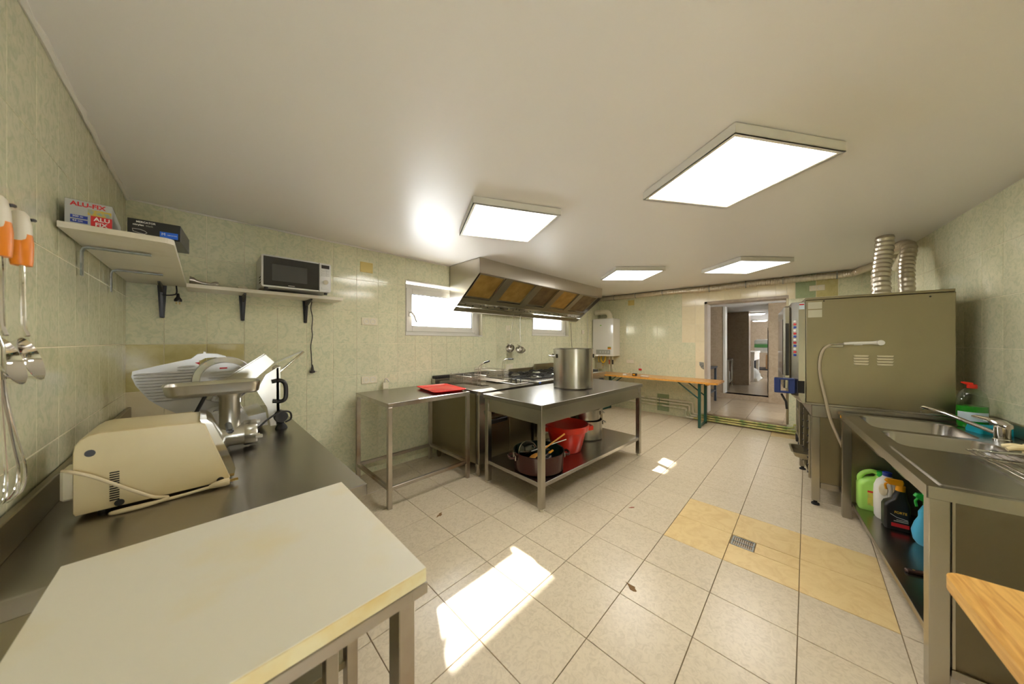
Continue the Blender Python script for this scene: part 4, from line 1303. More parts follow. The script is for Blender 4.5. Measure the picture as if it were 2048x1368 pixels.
SAZ = 1.7065
bx1 = thing('foil_box', 'grey foil carton with red lettering on the corner shelf', 'box', (-0.326, 1.795, SAZ), R(3))
MB().box(0, 0.098, 0.0, 0.30, 0, 0.088, 0.001).build('carton', M_boxgrey, bx1, False)
MB().loft([[(0.0, 0.0, 0.088), (0.098, 0.0, 0.088), (0.098, 0.006, 0.088), (0.0, 0.006, 0.088)], [(0.03, 0.10, 0.097), (0.098, 0.10, 0.093), (0.098, 0.106, 0.092), (0.03, 0.106, 0.096)]]).build('flap', M_boxdk, bx1, False)
fr_ = (R(90), 0, 0)
lettering('ALU-FIX', 0.0200, M_redink, bx1, (0.011, -0.0008, 0.064), fr_, bold=0.03)
pbox('picture', M_foilprint, bx1, 0.046, 0.096, -0.0008, 0.0, 0.042, 0.063, 0)
rp = pbox('red_square', M_redink, bx1, 0.052, 0.0975, -0.0009, 0.0, 0.001, 0.042, 0)
lettering('ALU', 0.0185, M_whiteink, bx1, (0.0585, -0.0016, 0.022), fr_, bold=0.02)
lettering('FIX', 0.0185, M_whiteink, bx1, (0.0610, -0.0016, 0.004), fr_, bold=0.02)
for zz in (0.025, 0.010):
    pbox('blue_stripe', M_navy, bx1, 0.011, 0.046, -0.0008, 0.0, zz, zz + 0.011, 0)
    lettering('300 m' if zz > 0.02 else '44 cm', 0.0085, M_whiteink, bx1, (0.015, -0.0014, zz + 0.002), fr_)
bx2 = thing('glove_box', 'black carton with blue label at the end of the corner shelf', 'box', (-0.196, 1.812, SAZ), R(-5))
MB().box(0, 0.135, 0, 0.22, 0, 0.064, 0.001).build('carton', M_blackbox, bx2, False)
pbox('blue_label', M_bluelabel, bx2, 0.080, 0.128, -0.0008, 0, 0.006, 0.030, 0)
lettering('M', 0.014, M_whiteink, bx2, (0.084, -0.0015, 0.013), fr_, bold=0.0)
lettering('MERCATOR', 0.0050, M_whiteink, bx2, (0.099, -0.0015, 0.016), fr_)
lettering('MERCATOR', 0.0092, M_whiteink, bx2, (0.021, -0.0012, 0.049), fr_, bold=0.02)
lettering('nitrylex', 0.0088, M_whiteink, bx2, (0.013, -0.0012, 0.038), fr_, bold=0.02)
lettering('black', 0.0088, M_panelg, bx2, (0.045, -0.0012, 0.038), fr_)
hp = [(0.012, 0.026), (0.03, 0.026), (0.042, 0.022), (0.048, 0.016), (0.042, 0.010), (0.03, 0.012), (0.014, 0.016)]
MB().tube([(p[0], -0.0006, p[1]) for p in hp], 0.0008, 4, True).build('hand_picture', M_whiteink, bx2)

wd = thing('stick_blender', 'steel stick-blender shaft lying on the microwave shelf', 'blender', (-0.062, YB - 0.16, 1.6835), R(4))
P = [(0.0, 0, 0.032), (0.016, 0, 0.031), (0.035, 0, 0.026), (0.06, 0, 0.022), (0.10, 0, 0.019), (0.118, 0, 0.02), (0.128, 0, 0.021), (0.14, 0, 0.021)]
MB().tube(P, [0.030, 0.026, 0.013, 0.010, 0.010, 0.018, 0.021, 0.019], 16).build('shaft', M_steel, wd)
cu_ = thing('cream_cup', 'small cream dish on the shelf beside the microwave', 'dish', (0.205, YB - 0.16, 1.6835))
plathe('dish', M_ivory, cu_, [(0.0001, 0), (0.024, 0), (0.027, 0.024), (0.024, 0.024), (0.022, 0.004), (0.0001, 0.003)], (0, 0, 0), 20)
mw = thing('microwave_oven', 'silver and black microwave on the white shelf', 'microwave', (0.290, YB - 0.350, 1.6835), R(0))
mW, mH, mD = 0.437, 0.229, 0.315
MB().box(0.004, mW - 0.004, 0.02, mD, 0.018, 0.018 + mH, 0.003).build('casing', M_silver, mw, False)
ff = MB().loft([[(p[0], yy, p[1]) for p in rrect(0, mW, 0.018, 0.018 + mH, 0.012, 4)] for yy in (0.0, 0.022)]).build('front_frame', M_silver, mw)
dr = pbox('door', M_bglass, mw, 0.012, 0.352, -0.004, 0.002, 0.028, 0.018 + mH - 0.011, 0.002)
pbox('door_window', M_mwin, dr, 0.06, 0.275, -0.0052, -0.003, 0.065, 0.185, 0)
pbox('maker_mark', M_whiteink, dr, 0.155, 0.195, -0.0052, -0.003, 0.036, 0.039, 0)
pbox('door_gap', M_black, mw, 0.352, 0.356, -0.001, 0.003, 0.02, 0.018 + mH - 0.002, 0)
cp = pbox('control_panel', M_silver, mw, 0.358, mW - 0.003, -0.003, 0.002, 0.022, 0.018 + mH - 0.004, 0.002)
pbox('display', M_bglass, cp, 0.370, 0.425, -0.005, -0.002, 0.205, 0.232, 0)
for i in range(3):
    for j in range(2):
        pbox('button', M_silver, cp, 0.371 + j * 0.030, 0.395 + j * 0.030, -0.0065, -0.003, 0.145 + i * 0.019, 0.158 + i * 0.019, 0.002)
plathe('knob', M_chrome, cp, [(0.0001, -0.022), (0.017, -0.022), (0.019, -0.003)], (0.397, 0, 0.095), 20, 'y')
pbox('open_button', M_silver, cp, 0.371, 0.424, -0.0065, -0.003, 0.036, 0.058, 0.002)
for a in (0.03, mW - 0.03):
    for b in (0.03, mD - 0.03):
        MB().cyl((a, b, 0), 0.012, 0.02, 10).build('foot', M_black, mw)
vm = MB()
for i in range(4):
    for j in range(3):
        vm.box(0.003, 0.0045, 0.06 + i * 0.022, 0.075 + i * 0.022, 0.05 + j * 0.02, 0.058 + j * 0.02)
vm.build('vent_slots', M_darkhole, mw, False)
mc = thing('power_cord', 'black power cord with plug hanging below the microwave shelf', 'cord', (0.666, YB - 0.024, 1.655))
cpts = [(0.0, 0, 0.0), (-0.008, 0, -0.06), (0.005, 0, -0.14), (0.0, 0, -0.235), (0.004, 0, -0.30), (-0.008, 0, -0.385), (-0.004, 0, -0.46), (0.0, 0, -0.565)]
ptube('cable', M_black, mc, smooth_path(cpts, 5), 0.0035, 8)
pg = plathe('plug', M_black, mc, [(0.004, -0.55), (0.009, -0.575), (0.012, -0.60), (0.021, -0.605), (0.021, -0.62), (0.0001, -0.625)], (0.004, 0, 0), 14)
for q in (-0.008, 0.008):
    MB().cyl((0.018, q, -0.612), 0.003, 0.02, 6, 'x').build('pin', M_chrome, pg)
pl2 = thing('short_plug_cord', 'short black cord with plug tied at the shelf bracket', 'cord', (-0.124, YB - 0.06, 1.684))
ptube('cable', M_black, pl2, smooth_path([(0, 0, 0), (0.002, 0, -0.045), (-0.01, 0, -0.062), (-0.05, 0.01, -0.068), (-0.075, 0.02, -0.06)], 5), 0.004, 8)
pq = plathe('plug', M_black, pl2, [(0.0001, -0.05), (0.006, -0.052), (0.009, -0.075), (0.019, -0.092), (0.019, -0.106), (0.0001, -0.108)], (0.008, 0, 0), 12)
for q in (-0.008, 0.008):
    MB().cyl((0.008 + q, 0, -0.124), 0.0025, 0.018, 6).build('pin', M_brass, pq)

# ================================================================== ON THE LEFT COUNTER
CTZ = CT + 0.0005
# ---- toaster oven
to = thing('toaster_oven', 'cream toaster oven with chrome front lying on the steel counter', 'toaster oven', (-0.256, 1.476, CTZ), R(0))
prof = [(0.004, 0.012), (0.0, 0.02), (0.0, 0.192), (0.003, 0.210), (0.012, 0.226), (0.026, 0.236), (0.044, 0.240), (0.244, 0.232), (0.262, 0.222), (0.325, 0.022), (0.322, 0.012)]
lo = []
for yy, k in ((0.0, 0.985), (0.004, 0.997), (0.010, 1.0), (0.225, 1.0), (0.232, 0.99)):
    lo.append([(0.16 + (p[0] - 0.16) * k, yy, 0.12 + (p[1] - 0.12) * k) for p in prof])
MB().loft(lo).build('casing', M_cream_enamel, to, True, 40)
ch = [(0.250, 0.238), (0.266, 0.236), (0.280, 0.222), (0.318, 0.120), (0.340, 0.045), (0.336, 0.020), (0.318, 0.014)]
MB().prism(ch, 'y', 0.012, 0.222).build('chrome_front', M_chrome, to)
pbox('front_handle', M_black, to, 0.318, 0.338, 0.05, 0.19, 0.165, 0.182, 0.005)
for (x, z) in ((0.030, 0.185), (0.082, 0.024), (0.300, 0.020)):
    plathe('screw_hole', M_black, to, [(0.0001, 0.004), (0.009, 0.004), (0.010, -0.002), (0.0001, -0.002)], (x, 0, z), 14, 'y')
for k in range(13):
    pbox('vent_slot', M_darkhole, to, 0.064, 0.082, -0.0022, 0.006, 0.034 + k * 0.0068, 0.0372 + k * 0.0068, 0)
pbox('cord_bracket', M_ivory, to, -0.026, 0.002, 0.03, 0.10, 0.05, 0.14, 0.006)
for x in (0.05, 0.29):
    for y in (0.03, 0.20):
        MB().cyl((x, y, 0), 0.012, 0.014, 10).build('foot', M_black, to)
ptube('power_lead', M_cordw, to, smooth_path([(-0.018, 0.02, 0.142), (0.0, -0.012, 0.143), (0.03, -0.014, 0.125), (0.075, -0.014, 0.085), (0.12, -0.016, 0.045), (0.15, -0.02, 0.022), (0.18, -0.026, 0.012), (0.14, -0.032, 0.006), (0.085, -0.030, 0.005), (0.07, -0.022, 0.005), (0.11, -0.018, 0.005), (0.20, -0.022, 0.006), (0.275, -0.02, 0.010)], 5), 0.0048, 8)
plg = MB().tube([(0.272, -0.02, 0.011), (0.285, -0.02, 0.013), (0.31, -0.018, 0.014), (0.322, -0.017, 0.014)], [0.006, 0.010, 0.013, 0.012], 10).build('plug', M_cordw, to)
for q in (-0.007, 0.007):
    ptube('pin', M_brass, plg, [(0.32, -0.017 + q, 0.015), (0.345, -0.015 + q, 0.015)], 0.0025, 6)

# ---- meat grinder attachment
gx = thing('meat_grinder', 'cast-aluminium meat grinder head with feed tray behind the toaster oven', 'meat grinder', (0.09, 1.95, CTZ + 0.009), 0)
MB().tube([(-0.055, 0, 0.055), (-0.05, 0, 0.055), (-0.03, 0, 0.055), (0.05, 0, 0.055)], [0.040, 0.046, 0.050, 0.050], 24).build('barrel', M_alu, gx)
rg = MB()
lp = []
for xx, k in ((0.048, 0.94), (0.053, 1.0), (0.090, 1.0), (0.096, 0.95)):
    lp.append([(xx, (0.056 + 0.004 * math.cos(8 * a)) * k * math.cos(a), 0.055 + (0.056 + 0.004 * math.cos(8 * a)) * k * math.sin(a)) for a in [2 * math.pi * i / 48 for i in range(48)]])
rg.loft(lp).build('lock_ring', M_alu, gx, True, 40)
for a in (R(60), R(200), R(320)):
    c_, s_ = math.cos(a), math.sin(a)
    MB().box(0.085, 0.115, 0.052 * c_ - 0.008, 0.052 * c_ + 0.008, 0.055 + 0.047 * s_ - 0.008, 0.055 + 0.047 * s_ + 0.008, 0.003).build('ring_lug', M_alu, gx, False)
nk = [(0.042, 0.06), (0.040, 0.09), (0.037, 0.12), (0.037, 0.235), (0.043, 0.245), (0.043, 0.262)]
plathe('feed_neck', M_alu, gx, nk, (0.0, 0, 0), 24)
pbox('neck_lug', M_alu, gx, 0.02, 0.042, -0.012, 0.012, 0.205, 0.232, 0.004)
tlp = lambda a, z: [(p[0] + 0.0, p[1], z) for p in rrect(-0.20 * a, 0.103 * a, -0.085 * a, 0.085 * a, 0.035 * a, 5)]
MB().loft([tlp(0.90, 0.258), tlp(0.97, 0.264), tlp(1.0, 0.275), tlp(1.03, 0.306), tlp(1.05, 0.310), tlp(1.01, 0.308), tlp(0.97, 0.276), tlp(0.92, 0.268)]).build('feed_tray', M_alu, gx)

# ---- meat slicer
sl_ = thing('meat_slicer', 'grey electric meat slicer standing on the steel counter below the shelves', 'slicer', (0, 0, CTZ))
z0 = CTZ
plp = [(-0.246, 1.157), (-0.15, 1.184), (-0.042, 1.213), (-0.013, 1.204), (-0.014, 1.167), (-0.005, 1.119), (0.021, 1.079), (0.025, 1.014), (-0.027, 0.923), (-0.098, 0.922), (-0.148, 0.960), (-0.193, 1.006), (-0.236, 1.084), (-0.249, 1.129)]
gp = MB().prism([(x, z - z0) for x, z in plp], 'y', 2.42, 2.432).build('gauge_plate', M_slicer, sl_, False)


def rib_span(z):
    xs = []
    n = len(plp)
    for i in range(n):
        (xa, za), (xb, zb) = plp[i], plp[(i + 1) % n]
        if (za - z) * (zb - z) < 0:
            xs.append(xa + (xb - xa) * (z - za) / (zb - za))
    return min(xs), max(xs)


for k in range(12):
    z = 1.168 - k * 0.0155
    a, b = rib_span(z)
    if k < 2: a = max(a, -0.10)
    bb = MB().tube([(a + 0.006, 2.4195, z - z0), (a + 0.02, 2.418, z - z0 + 0.0005), (b - 0.03, 2.418, z - z0 + 0.003), (b - 0.014, 2.4195, z - z0 + 0.003)], [0.002, 0.0055, 0.0055, 0.0015], 8)
    bb.build('rib', M_slicer, gp)
bc = (0.088, 1.088 - z0)
plathe('blade_guard', M_slicer, sl_, [(0.128, 2.405), (0.132, 2.408), (0.132, 2.440), (0.128, 2.444), (0.0001, 2.444)], (bc[0], 0, bc[1]), 48, 'y')
plathe('blade', M_blade, sl_, [(0.100, 2.398), (0.128, 2.404), (0.128, 2.406), (0.0001, 2.406)], (bc[0], 0, bc[1]), 48, 'y')
cvx = [(0.0001, 2.394), (0.097, 2.394), (0.101, 2.398), (0.0001, 2.400)]
cvr = plathe('blade_cover', M_slicer, sl_, cvx, (bc[0], 0, bc[1]), 48, 'y')
for k in range(6):
    z = bc[1] + 0.045 - k * 0.016
    hw_ = math.sqrt(max(0, 0.088 ** 2 - (z - bc[1]) ** 2))
    MB().tube([(bc[0] - hw_ * 0.75, 2.3935, z), (bc[0] - hw_ * 0.6, 2.392, z), (bc[0] + hw_ * 0.7, 2.392, z + 0.006), (bc[0] + hw_ * 0.8, 2.3935, z + 0.006)], [0.001, 0.003, 0.003, 0.001], 6).build('rib', M_slicer, cvr)
pbox('warning_mark', M_redink, cvr, bc[0] - 0.02, bc[0] + 0.012, 2.3932, 2.394, bc[1] + 0.063, bc[1] + 0.070, 0)
MB().prism([(-0.03, 1.190 - z0), (-0.012, 1.178 - z0), (-0.010, 1.192 - z0)], 'y', 2.4190, 2.4202).build('warning_mark', M_redink, gp, False)
tc_ = [(-0.045, 1.211), (-0.02, 1.236), (0.002, 1.240), (0.004, 1.249), (0.012, 1.249), (0.014, 1.241), (0.06, 1.236), (0.095, 1.221), (0.091, 1.211), (0.05, 1.217), (0.01, 1.214), (-0.009, 1.201)]
MB().prism([(x, z - z0) for x, z in tc_], 'y', 2.405, 2.52).build('sharpener_cover', M_slicer, sl_, False)
bs = [(0.0, 0.83), (0.019, 0.924), (0.120, 0.938), (0.151, 0.942), (0.178, 0.892), (0.252, 0.904), (0.262, 0.83)]
MB().prism([(x, z - z0) for x, z in bs], 'y', 2.21, 2.56).build('base', M_slicer, sl_, False)
pbox('motor_housing', M_slicer, sl_, -0.04, 0.16, 2.445, 2.62, 0.05, 0.26, 0.02)
ar = [(0.212, 1.03), (0.250, 1.118), (0.31, 1.16), (0.316, 0.822), (0.273, 0.822), (0.258, 0.93)]
MB().prism([(x, z - z0) for x, z in ar], 'y', 2.205, 2.217).build('arm', M_alu, sl_, False)
MB().prism([(0.300, 0.822 - z0), (0.318, 0.822 - z0), (0.318, 1.162 - z0), (0.300, 1.15 - z0)], 'y', 2.205, 2.36).build('arm_side', M_alu, sl_, False)
tp_ = [Vector((0.079, 2.25, 1.094 - z0)), Vector((0.255, 2.25, 1.232 - z0)), Vector((0.297, 2.25, 1.184 - z0)), Vector((0.194, 2.25, 1.078 - z0))]
MB().loft([[tuple(p) for p in tp_], [tuple(p + Vector((-0.004, 0.006, 0.005))) for p in tp_]]).build('carriage_plate', M_alu, sl_, False)
tq = [tp_[0] + Vector((-0.004, 0.0, 0.0)), tp_[1] + Vector((-0.004, 0, 0.0))]
MB().loft([[tuple(tq[0]), tuple(tq[1]), tuple(tq[1] + Vector((0, 0.10, -0.02))), tuple(tq[0] + Vector((0, 0.10, -0.02)))], [tuple(p + Vector((-0.003, 0, 0.004))) for p in (tq[0], tq[1], tq[1] + Vector((0, 0.10, -0.02)), tq[0] + Vector((0, 0.10, -0.02)))]]).build('carriage_bed', M_alu, sl_, False)
ps = [Vector((0.299, 2.252, 1.182 - z0)), Vector((0.446, 2.30, 1.249 - z0)), Vector((0.446, 2.42, 1.249 - z0)), Vector((0.30, 2.38, 1.175 - z0))]
MB().loft([[tuple(p) for p in ps], [tuple(p + Vector((0.003, 0, -0.005))) for p in ps]]).build('pusher_plate', M_blade, sl_, False)
ptube('pusher_rod', M_chrome, sl_, [(0.450, 2.29, 1.243 - z0), (0.326, 2.30, 1.118 - z0)], 0.006, 8)
ptube('handle', M_black, sl_, smooth_path([(0.278, 2.195, 1.076 - z0), (0.318, 2.185, 1.080 - z0), (0.338, 2.18, 1.055 - z0), (0.341, 2.18, 1.0 - z0), (0.336, 2.18, 0.972 - z0), (0.318, 2.185, 0.960 - z0), (0.283, 2.195, 0.964 - z0)], 5), 0.011, 10)
plathe('thickness_knob', M_black, sl_, [(0.0001, 2.165), (0.030, 2.165), (0.033, 2.172), (0.033, 2.22), (0.0001, 2.22)], (0.318, 0, 0.872 - z0), 28, 'y')
for (x, y) in ((0.322, 2.20), (0.02, 2.24), (0.02, 2.54), (0.25, 2.54)):
    plathe('foot', M_blackr, sl_, [(0.0001, 0.0), (0.030, 0.0), (0.026, 0.012), (0.013, 0.03), (0.016, 0.055)], (x, y, 0), 18)
ptube('power_lead', M_black, sl_, smooth_path([(0.12, 2.12, 0.012), (0.19, 2.10, 0.03), (0.25, 2.13, 0.075), (0.31, 2.15, 0.105), (0.355, 2.16, 0.095), (0.362, 2.165, 0.055), (0.335, 2.16, 0.04)], 6), 0.005, 8)
ptube('support_lever', M_black, sl_, [(0.014, 2.30, 1.027 - z0), (-0.052, 2.30, 0.862 - z0), (-0.06, 2.30, 0.01)], [0.008, 0.009, 0.009], 8)
plathe('rear_knob', M_chrome, sl_, [(0.0001, 2.28), (0.016, 2.28), (0.016, 2.32), (0.0001, 2.32)], (0.052, 0, 0.917 - z0), 16, 'y')
gtx = thing('steel_sheet', 'flat pale steel sheet lying behind the toaster oven', 'sheet', (-0.27, 1.86, CTZ), 0)
pbox('sheet', M_alu, gtx, 0, 0.24, 0, 0.25, 0, 0.012, 0.003)

# ================================================================== UTENSILS ON THE LEFT WALL
ux = XL + TW


def wall_ladle(label, y, dz, r):
    o = thing('serving_ladle', label, 'ladle', (ux + 0.03, y, 1.655 + dz), 0, 'orange-handled utensils hung on the left wall')
    h = MB()
    lp_ = []
    for (yy, z, a, b) in ((-0.004, 0.0, 0.008, 0.010), (-0.003, -0.008, 0.013, 0.017), (0.0, -0.03, 0.016, 0.021), (0.004, -0.07, 0.017, 0.022), (0.007, -0.10, 0.016, 0.019), (0.010, -0.128, 0.014, 0.017)):
        lp_.append([(a * math.cos(t), yy + b * math.sin(t), z) for t in [2 * math.pi * k / 16 for k in range(16)]])
    h.loft(lp_).build('grip', M_handlew, o)
    g = MB(); lp_ = []
    for (yy, z, a, b) in ((0.0, -0.055, 0.0172, 0.0175), (0.004, -0.075, 0.0182, 0.0215), (0.007, -0.10, 0.0172, 0.0200), (0.009, -0.122, 0.0160, 0.0185), (0.010, -0.130, 0.015, 0.0175)):
        lp_.append([(a * math.cos(t), yy + b * math.sin(t), z) for t in [2 * math.pi * k / 16 for k in range(16)]])
    g.loft(lp_).build('orange_sleeve', M_orange, o)
    MB().tube([(0.012, 0.004, -0.016), (0.016, 0.012, -0.013), (0.016, 0.017, -0.013)], 0.004, 6).build('hang_loop', M_black, o)
    sp_ = smooth_path([(0, 0.010, -0.125), (0, 0.014, -0.16), (0.002, 0.008, -0.22), (0.006, -0.004, -0.28), (0.012, -0.010, -0.305)], 5)
    MB().tube(sp_, 0.0045, 8).build('stem', M_chrome, o)
    bw = MB().lathe([(0.0001, -r * 0.62), (r * 0.5, -r * 0.54), (r * 0.85, -r * 0.3), (r, 0), (r * 0.97, 0.001), (r * 0.82, -r * 0.28), (r * 0.48, -r * 0.5), (0.0001, -r * 0.58)], (0, 0, 0), 24)
    bw.xf(Matrix.Translation((0.010, 0.026, -0.362)) @ Vector((0.965, -0.03, 0.26)).to_track_quat('Z', 'Y').to_matrix().to_4x4())
    bw.build('bowl', M_chrome, o)
    return o


wall_ladle('steel ladle with cream and orange handle hung on the left wall, right one', 1.380, -0.03, 0.056)
wall_ladle('steel ladle with cream and orange handle cut by the photo left edge', 1.262, -0.03, 0.056)
wk = thing('balloon_whisk', 'steel wire whisk hanging low on the left wall at the edge', 'whisk', (ux + 0.036, 1.245, 1.235), 0, 'orange-handled utensils hung on the left wall')
for k in range(6):
    a = math.pi * k / 6
    c_, s_ = math.cos(a), math.sin(a)
    pts = []
    for (rr, z) in ((0.005, 0.0), (0.010, -0.06), (0.024, -0.16), (0.031, -0.21), (0.026, -0.26), (0.0, -0.28), (-0.026, -0.26), (-0.031, -0.21), (-0.024, -0.16), (-0.010, -0.06), (-0.005, 0.0)):
        pts.append((rr * c_, rr * s_, z))
    ptube('wire_loop', M_chrome, wk, smooth_path(pts, 3), 0.0022, 6)
ptube('handle', M_chrome, wk, [(0, 0, -0.01), (0, -0.005, 0.06), (-0.008, -0.01, 0.10)], 0.009, 12)

# ================================================================== OVEN ON ITS STAND
OA = R(5.4)
ov = thing('combi_oven', 'large stainless combi oven on a steel stand against the right wall', 'oven', (3.421, -0.047, 0), OA)
# local: x away from viewer, y toward the room, wall at negative y
ow = 0.90
MB().box(0.0, ow, -0.665, 0.052, 0.815, 1.640, 0.004).build('casing', M_steeldk, ov, False)
pbox('top_cover', M_steeldk, ov, -0.006, ow + 0.006, -0.660, 0.056, 1.641, 1.658, 0.002)
pbox('base_strip', M_steel, ov, -0.004, ow, -0.668, 0.056, 0.800, 0.815, 0.002)
cf_ = [(0.002, 0.055), (0.002, 0.095), (0.045, 0.135), (ow - 0.03, 0.135), (ow, 0.055)]
MB().loft([[(p[0], p[1], 0.86) for p in cf_], [(p[0], p[1], 1.630) for p in cf_]]).build('front_column', M_steel, ov, False)
MB().loft([[(p[0], 0.055 + (p[1] - 0.055) * 0.35, 0.805) for p in cf_], [(p[0], p[1], 0.86) for p in cf_]]).build('front_toe', M_steel, ov, False)
sx, sy = (0.045 - 0.002), (0.135 - 0.095)
nrm = Vector((-sy, sx, 0)).normalized()
for k in range(12):
    z = 1.475 - k * 0.0255
    c = Vector((0.0235, 0.115, z)) + nrm * 0.001
    mb_ = MB().box(-0.010, 0.010, -0.001, 0.003, -0.008, 0.008, 0.001)
    mb_.xf(Matrix.Translation(c) @ Matrix.Rotation(math.atan2(sy, sx), 4, 'Z'))
    mb_.build('button', M_white if k % 3 == 0 else (M_redink if k % 3 == 1 else M_navy), ov, False)
dr = MB().box(0.05, ow - 0.06, 0.137, 0.185, 0.90, 1.605, 0.012).build('door', M_steel, ov, False)
pbox('door_glass', M_bglass, dr, 0.10, ow - 0.14, 0.184, 0.188, 1.02, 1.50, 0.003)
pbox('door_side_gasket', M_black, dr, 0.048, 0.052, 0.15, 0.172, 1.02, 1.46, 0)
# blue handle bracket
hb = MB()
hb.box(0.00, 0.055, 0.12, 0.245, 0.985, 1.000, 0.004); hb.box(0.00, 0.055, 0.12, 0.245, 0.875, 0.890, 0.004)
hb.box(0.00, 0.055, 0.205, 0.245, 0.875, 1.000, 0.006); hb.box(0.005, 0.05, 0.115, 0.155, 0.88, 0.995, 0.004)
hb.build('door_handle', M_blue, ov, False)
pbox('latch_recess', M_darkhole, ov, -0.002, 0.004, 0.06, 0.10, 0.885, 0.985, 0)
ptube('drain_spout', M_black, ov, [(0.03, 0.20, 0.865), (0.03, 0.17, 0.80), (0.03, 0.165, 0.74)], 0.008, 8)
# side label, stickers, louvres, screws
pbox('rating_label', M_alu, ov, -0.0015, 0.0, -0.040, 0.040, 1.500, 1.560, 0)
pbox('rating_label', M_alu, ov, -0.0015, 0.0, -0.040, 0.040, 1.568, 1.622, 0)
st_ = pbox('maker_sticker', M_label, ov, 0.0005, 0.002, 0.060, 0.093, 1.570, 1.622, 0)
pbox('sticker_band', M_redink, st_, -0.0008, 0.0005, 0.062, 0.091, 1.604, 1.614, 0)
for (ya, yb2) in ((-0.207, -0.285), (-0.322, -0.402)):
    for k in range(4):
        z = 1.205 - k * 0.0205
        lv = MB().loft([[(0, ya, z), (0, yb2, z), (0, yb2 + 0.004, z - 0.012), (0, ya - 0.004, z - 0.012)], [(-0.006, ya - 0.006, z - 0.003), (-0.006, yb2 + 0.006, z - 0.003), (-0.004, yb2 + 0.008, z - 0.010), (-0.004, ya - 0.008, z - 0.010)]])
        lv.build('louvre', M_ivory, ov, False)
for (yy, z) in ((-0.05, 1.627), (-0.56, 1.615), (-0.06, 0.826), (-0.52, 0.822)):
    MB().cyl((-0.002, yy, z), 0.005, 0.003, 8, 'x').build('screw', M_darkhole if z > 1 else M_chrome, ov)
# hand shower
hs = thing('hand_shower', 'white hand shower with grey hose clipped to the oven side', 'hand shower', (3.421, -0.047, 0), OA)
pbox('bracket', M_steel, hs, -0.012, -0.001, -0.155, -0.075, 1.262, 1.285, 0.003)
MB().tube([(-0.018, -0.155, 1.290), (-0.018, -0.20, 1.293), (-0.018, -0.30, 1.297), (-0.018, -0.325, 1.298)], [0.010, 0.012, 0.012, 0.016], 12).build('grip', M_white, hs)
plathe('head', M_white, hs, [(0.0001, -0.042), (0.018, -0.042), (0.020, -0.03), (0.018, -0.006), (0.0001, -0.004)], (0, -0.335, 1.298), 20, 'x')
pbox('trigger', M_white, hs, -0.026, -0.012, -0.25, -0.205, 1.279, 1.288, 0.003)
ptube('neck', M_chrome, hs, [(-0.018, -0.155, 1.290), (-0.018, -0.11, 1.286), (-0.018, -0.085, 1.283)], 0.006, 8)
ptube('hose', M_hosegr, hs, smooth_path([(-0.018, -0.085, 1.283), (-0.02, -0.045, 1.24), (-0.022, -0.025, 1.14), (-0.022, -0.03, 1.02), (-0.03, -0.055, 0.86), (-0.035, -0.085, 0.69), (-0.035, -0.13, 0.55), (-0.03, -0.17, 0.42), (-0.03, -0.20, 0.28), (-0.03, -0.21, 0.16)], 6), 0.0095, 10)

sd2 = thing('oven_stand', 'steel stand with tray runners below the combi oven', 'stand', (3.421, -0.047, 0), OA)
pbox('top_frame', M_steel, sd2, -0.004, ow, -0.665, 0.020, 0.705, 0.798, 0.003)
for (x, y) in ((0.022, -0.005), (ow - 0.025, -0.005), (0.022, -0.64), (ow - 0.025, -0.64)):
    lg = pbox('leg', M_steel, sd2, x - 0.024, x + 0.024, y - 0.024, y + 0.024, 0.035, 0.705, 0.002)
    plathe('foot', M_blackr, lg, [(0.0001, 0.0), (0.026, 0.0), (0.024, 0.012), (0.012, 0.018), (0.012, 0.036)], (x, y, 0), 14)
pbox('side_panel', M_steeldk, sd2, 0.012, 0.020, -0.62, -0.03, 0.16, 0.705, 0.001)
pbox('side_rail', M_steel, sd2, 0.004, 0.03, -0.62, -0.03, 0.14, 0.185, 0.002)
pbox('bottom_shelf', M_steel, sd2, 0.02, ow - 0.02, -0.62, 0.015, 0.16, 0.185, 0.002)
for xx in (0.07, 0.40):
    rk = pbox('runner_post', M_steel, sd2, xx, xx + 0.025, -0.01, 0.03, 0.185, 0.70, 0.002)
    for k in range(8):
        pbox('runner', M_blackm, sd2, xx + 0.02, xx + 0.05, -0.60, 0.035, 0.22 + k * 0.06, 0.230 + k * 0.06, 0.001)
gn = thing('oven_tray', 'steel oven tray poking out of the stand', 'tray', (3.421, -0.047, 0), OA)
tlq = lambda a, z: [(0.30 + p[0] * a, -0.18 + p[1] * a, z) for p in rrect(-0.15, 0.15, -0.24, 0.30, 0.03, 4)]
MB().loft([tlq(0.85, 0.30), tlq(0.95, 0.315), tlq(1.0, 0.35), tlq(1.03, 0.352), tlq(0.98, 0.350), tlq(0.93, 0.318), tlq(0.83, 0.305)]).build('pan', M_steeldk, gn)
# flue hoses
f1 = thing('flue_hose', 'wide ribbed foil hose rising from the oven top, left one', 'hose', (0, 0, 0), 0, 'foil hoses above the oven')
ribbed(smooth_path([(3.99, -0.448, 1.664), (4.0, -0.45, 1.72), (4.04, -0.452, 1.85), (4.10, -0.470, 2.0), (4.13, -0.482, 2.12), (4.135, -0.485, 2.217)], 8), 0.058, 0.042, 0.11, 24).build('hose', M_foil, f1, True, 24)
f2 = thing('flue_hose', 'curved ribbed foil hose rising from the oven top, right one', 'hose', (0, 0, 0), 0, 'foil hoses above the oven')
ribbed(smooth_path([(4.09, -0.597, 1.664), (4.10, -0.598, 1.72), (4.13, -0.60, 1.84), (4.20, -0.612, 1.98), (4.24, -0.628, 2.08), (4.29, -0.63, 2.14), (4.38, -0.61, 2.165), (4.50, -0.58, 2.160)], 8), 0.048, 0.040, 0.11, 24).build('hose', M_foil, f2, True, 24)
pvc = thing('pvc_elbow', 'cream pipe elbow between the flue hoses at the ceiling', 'pipe', (0, 0, 0))
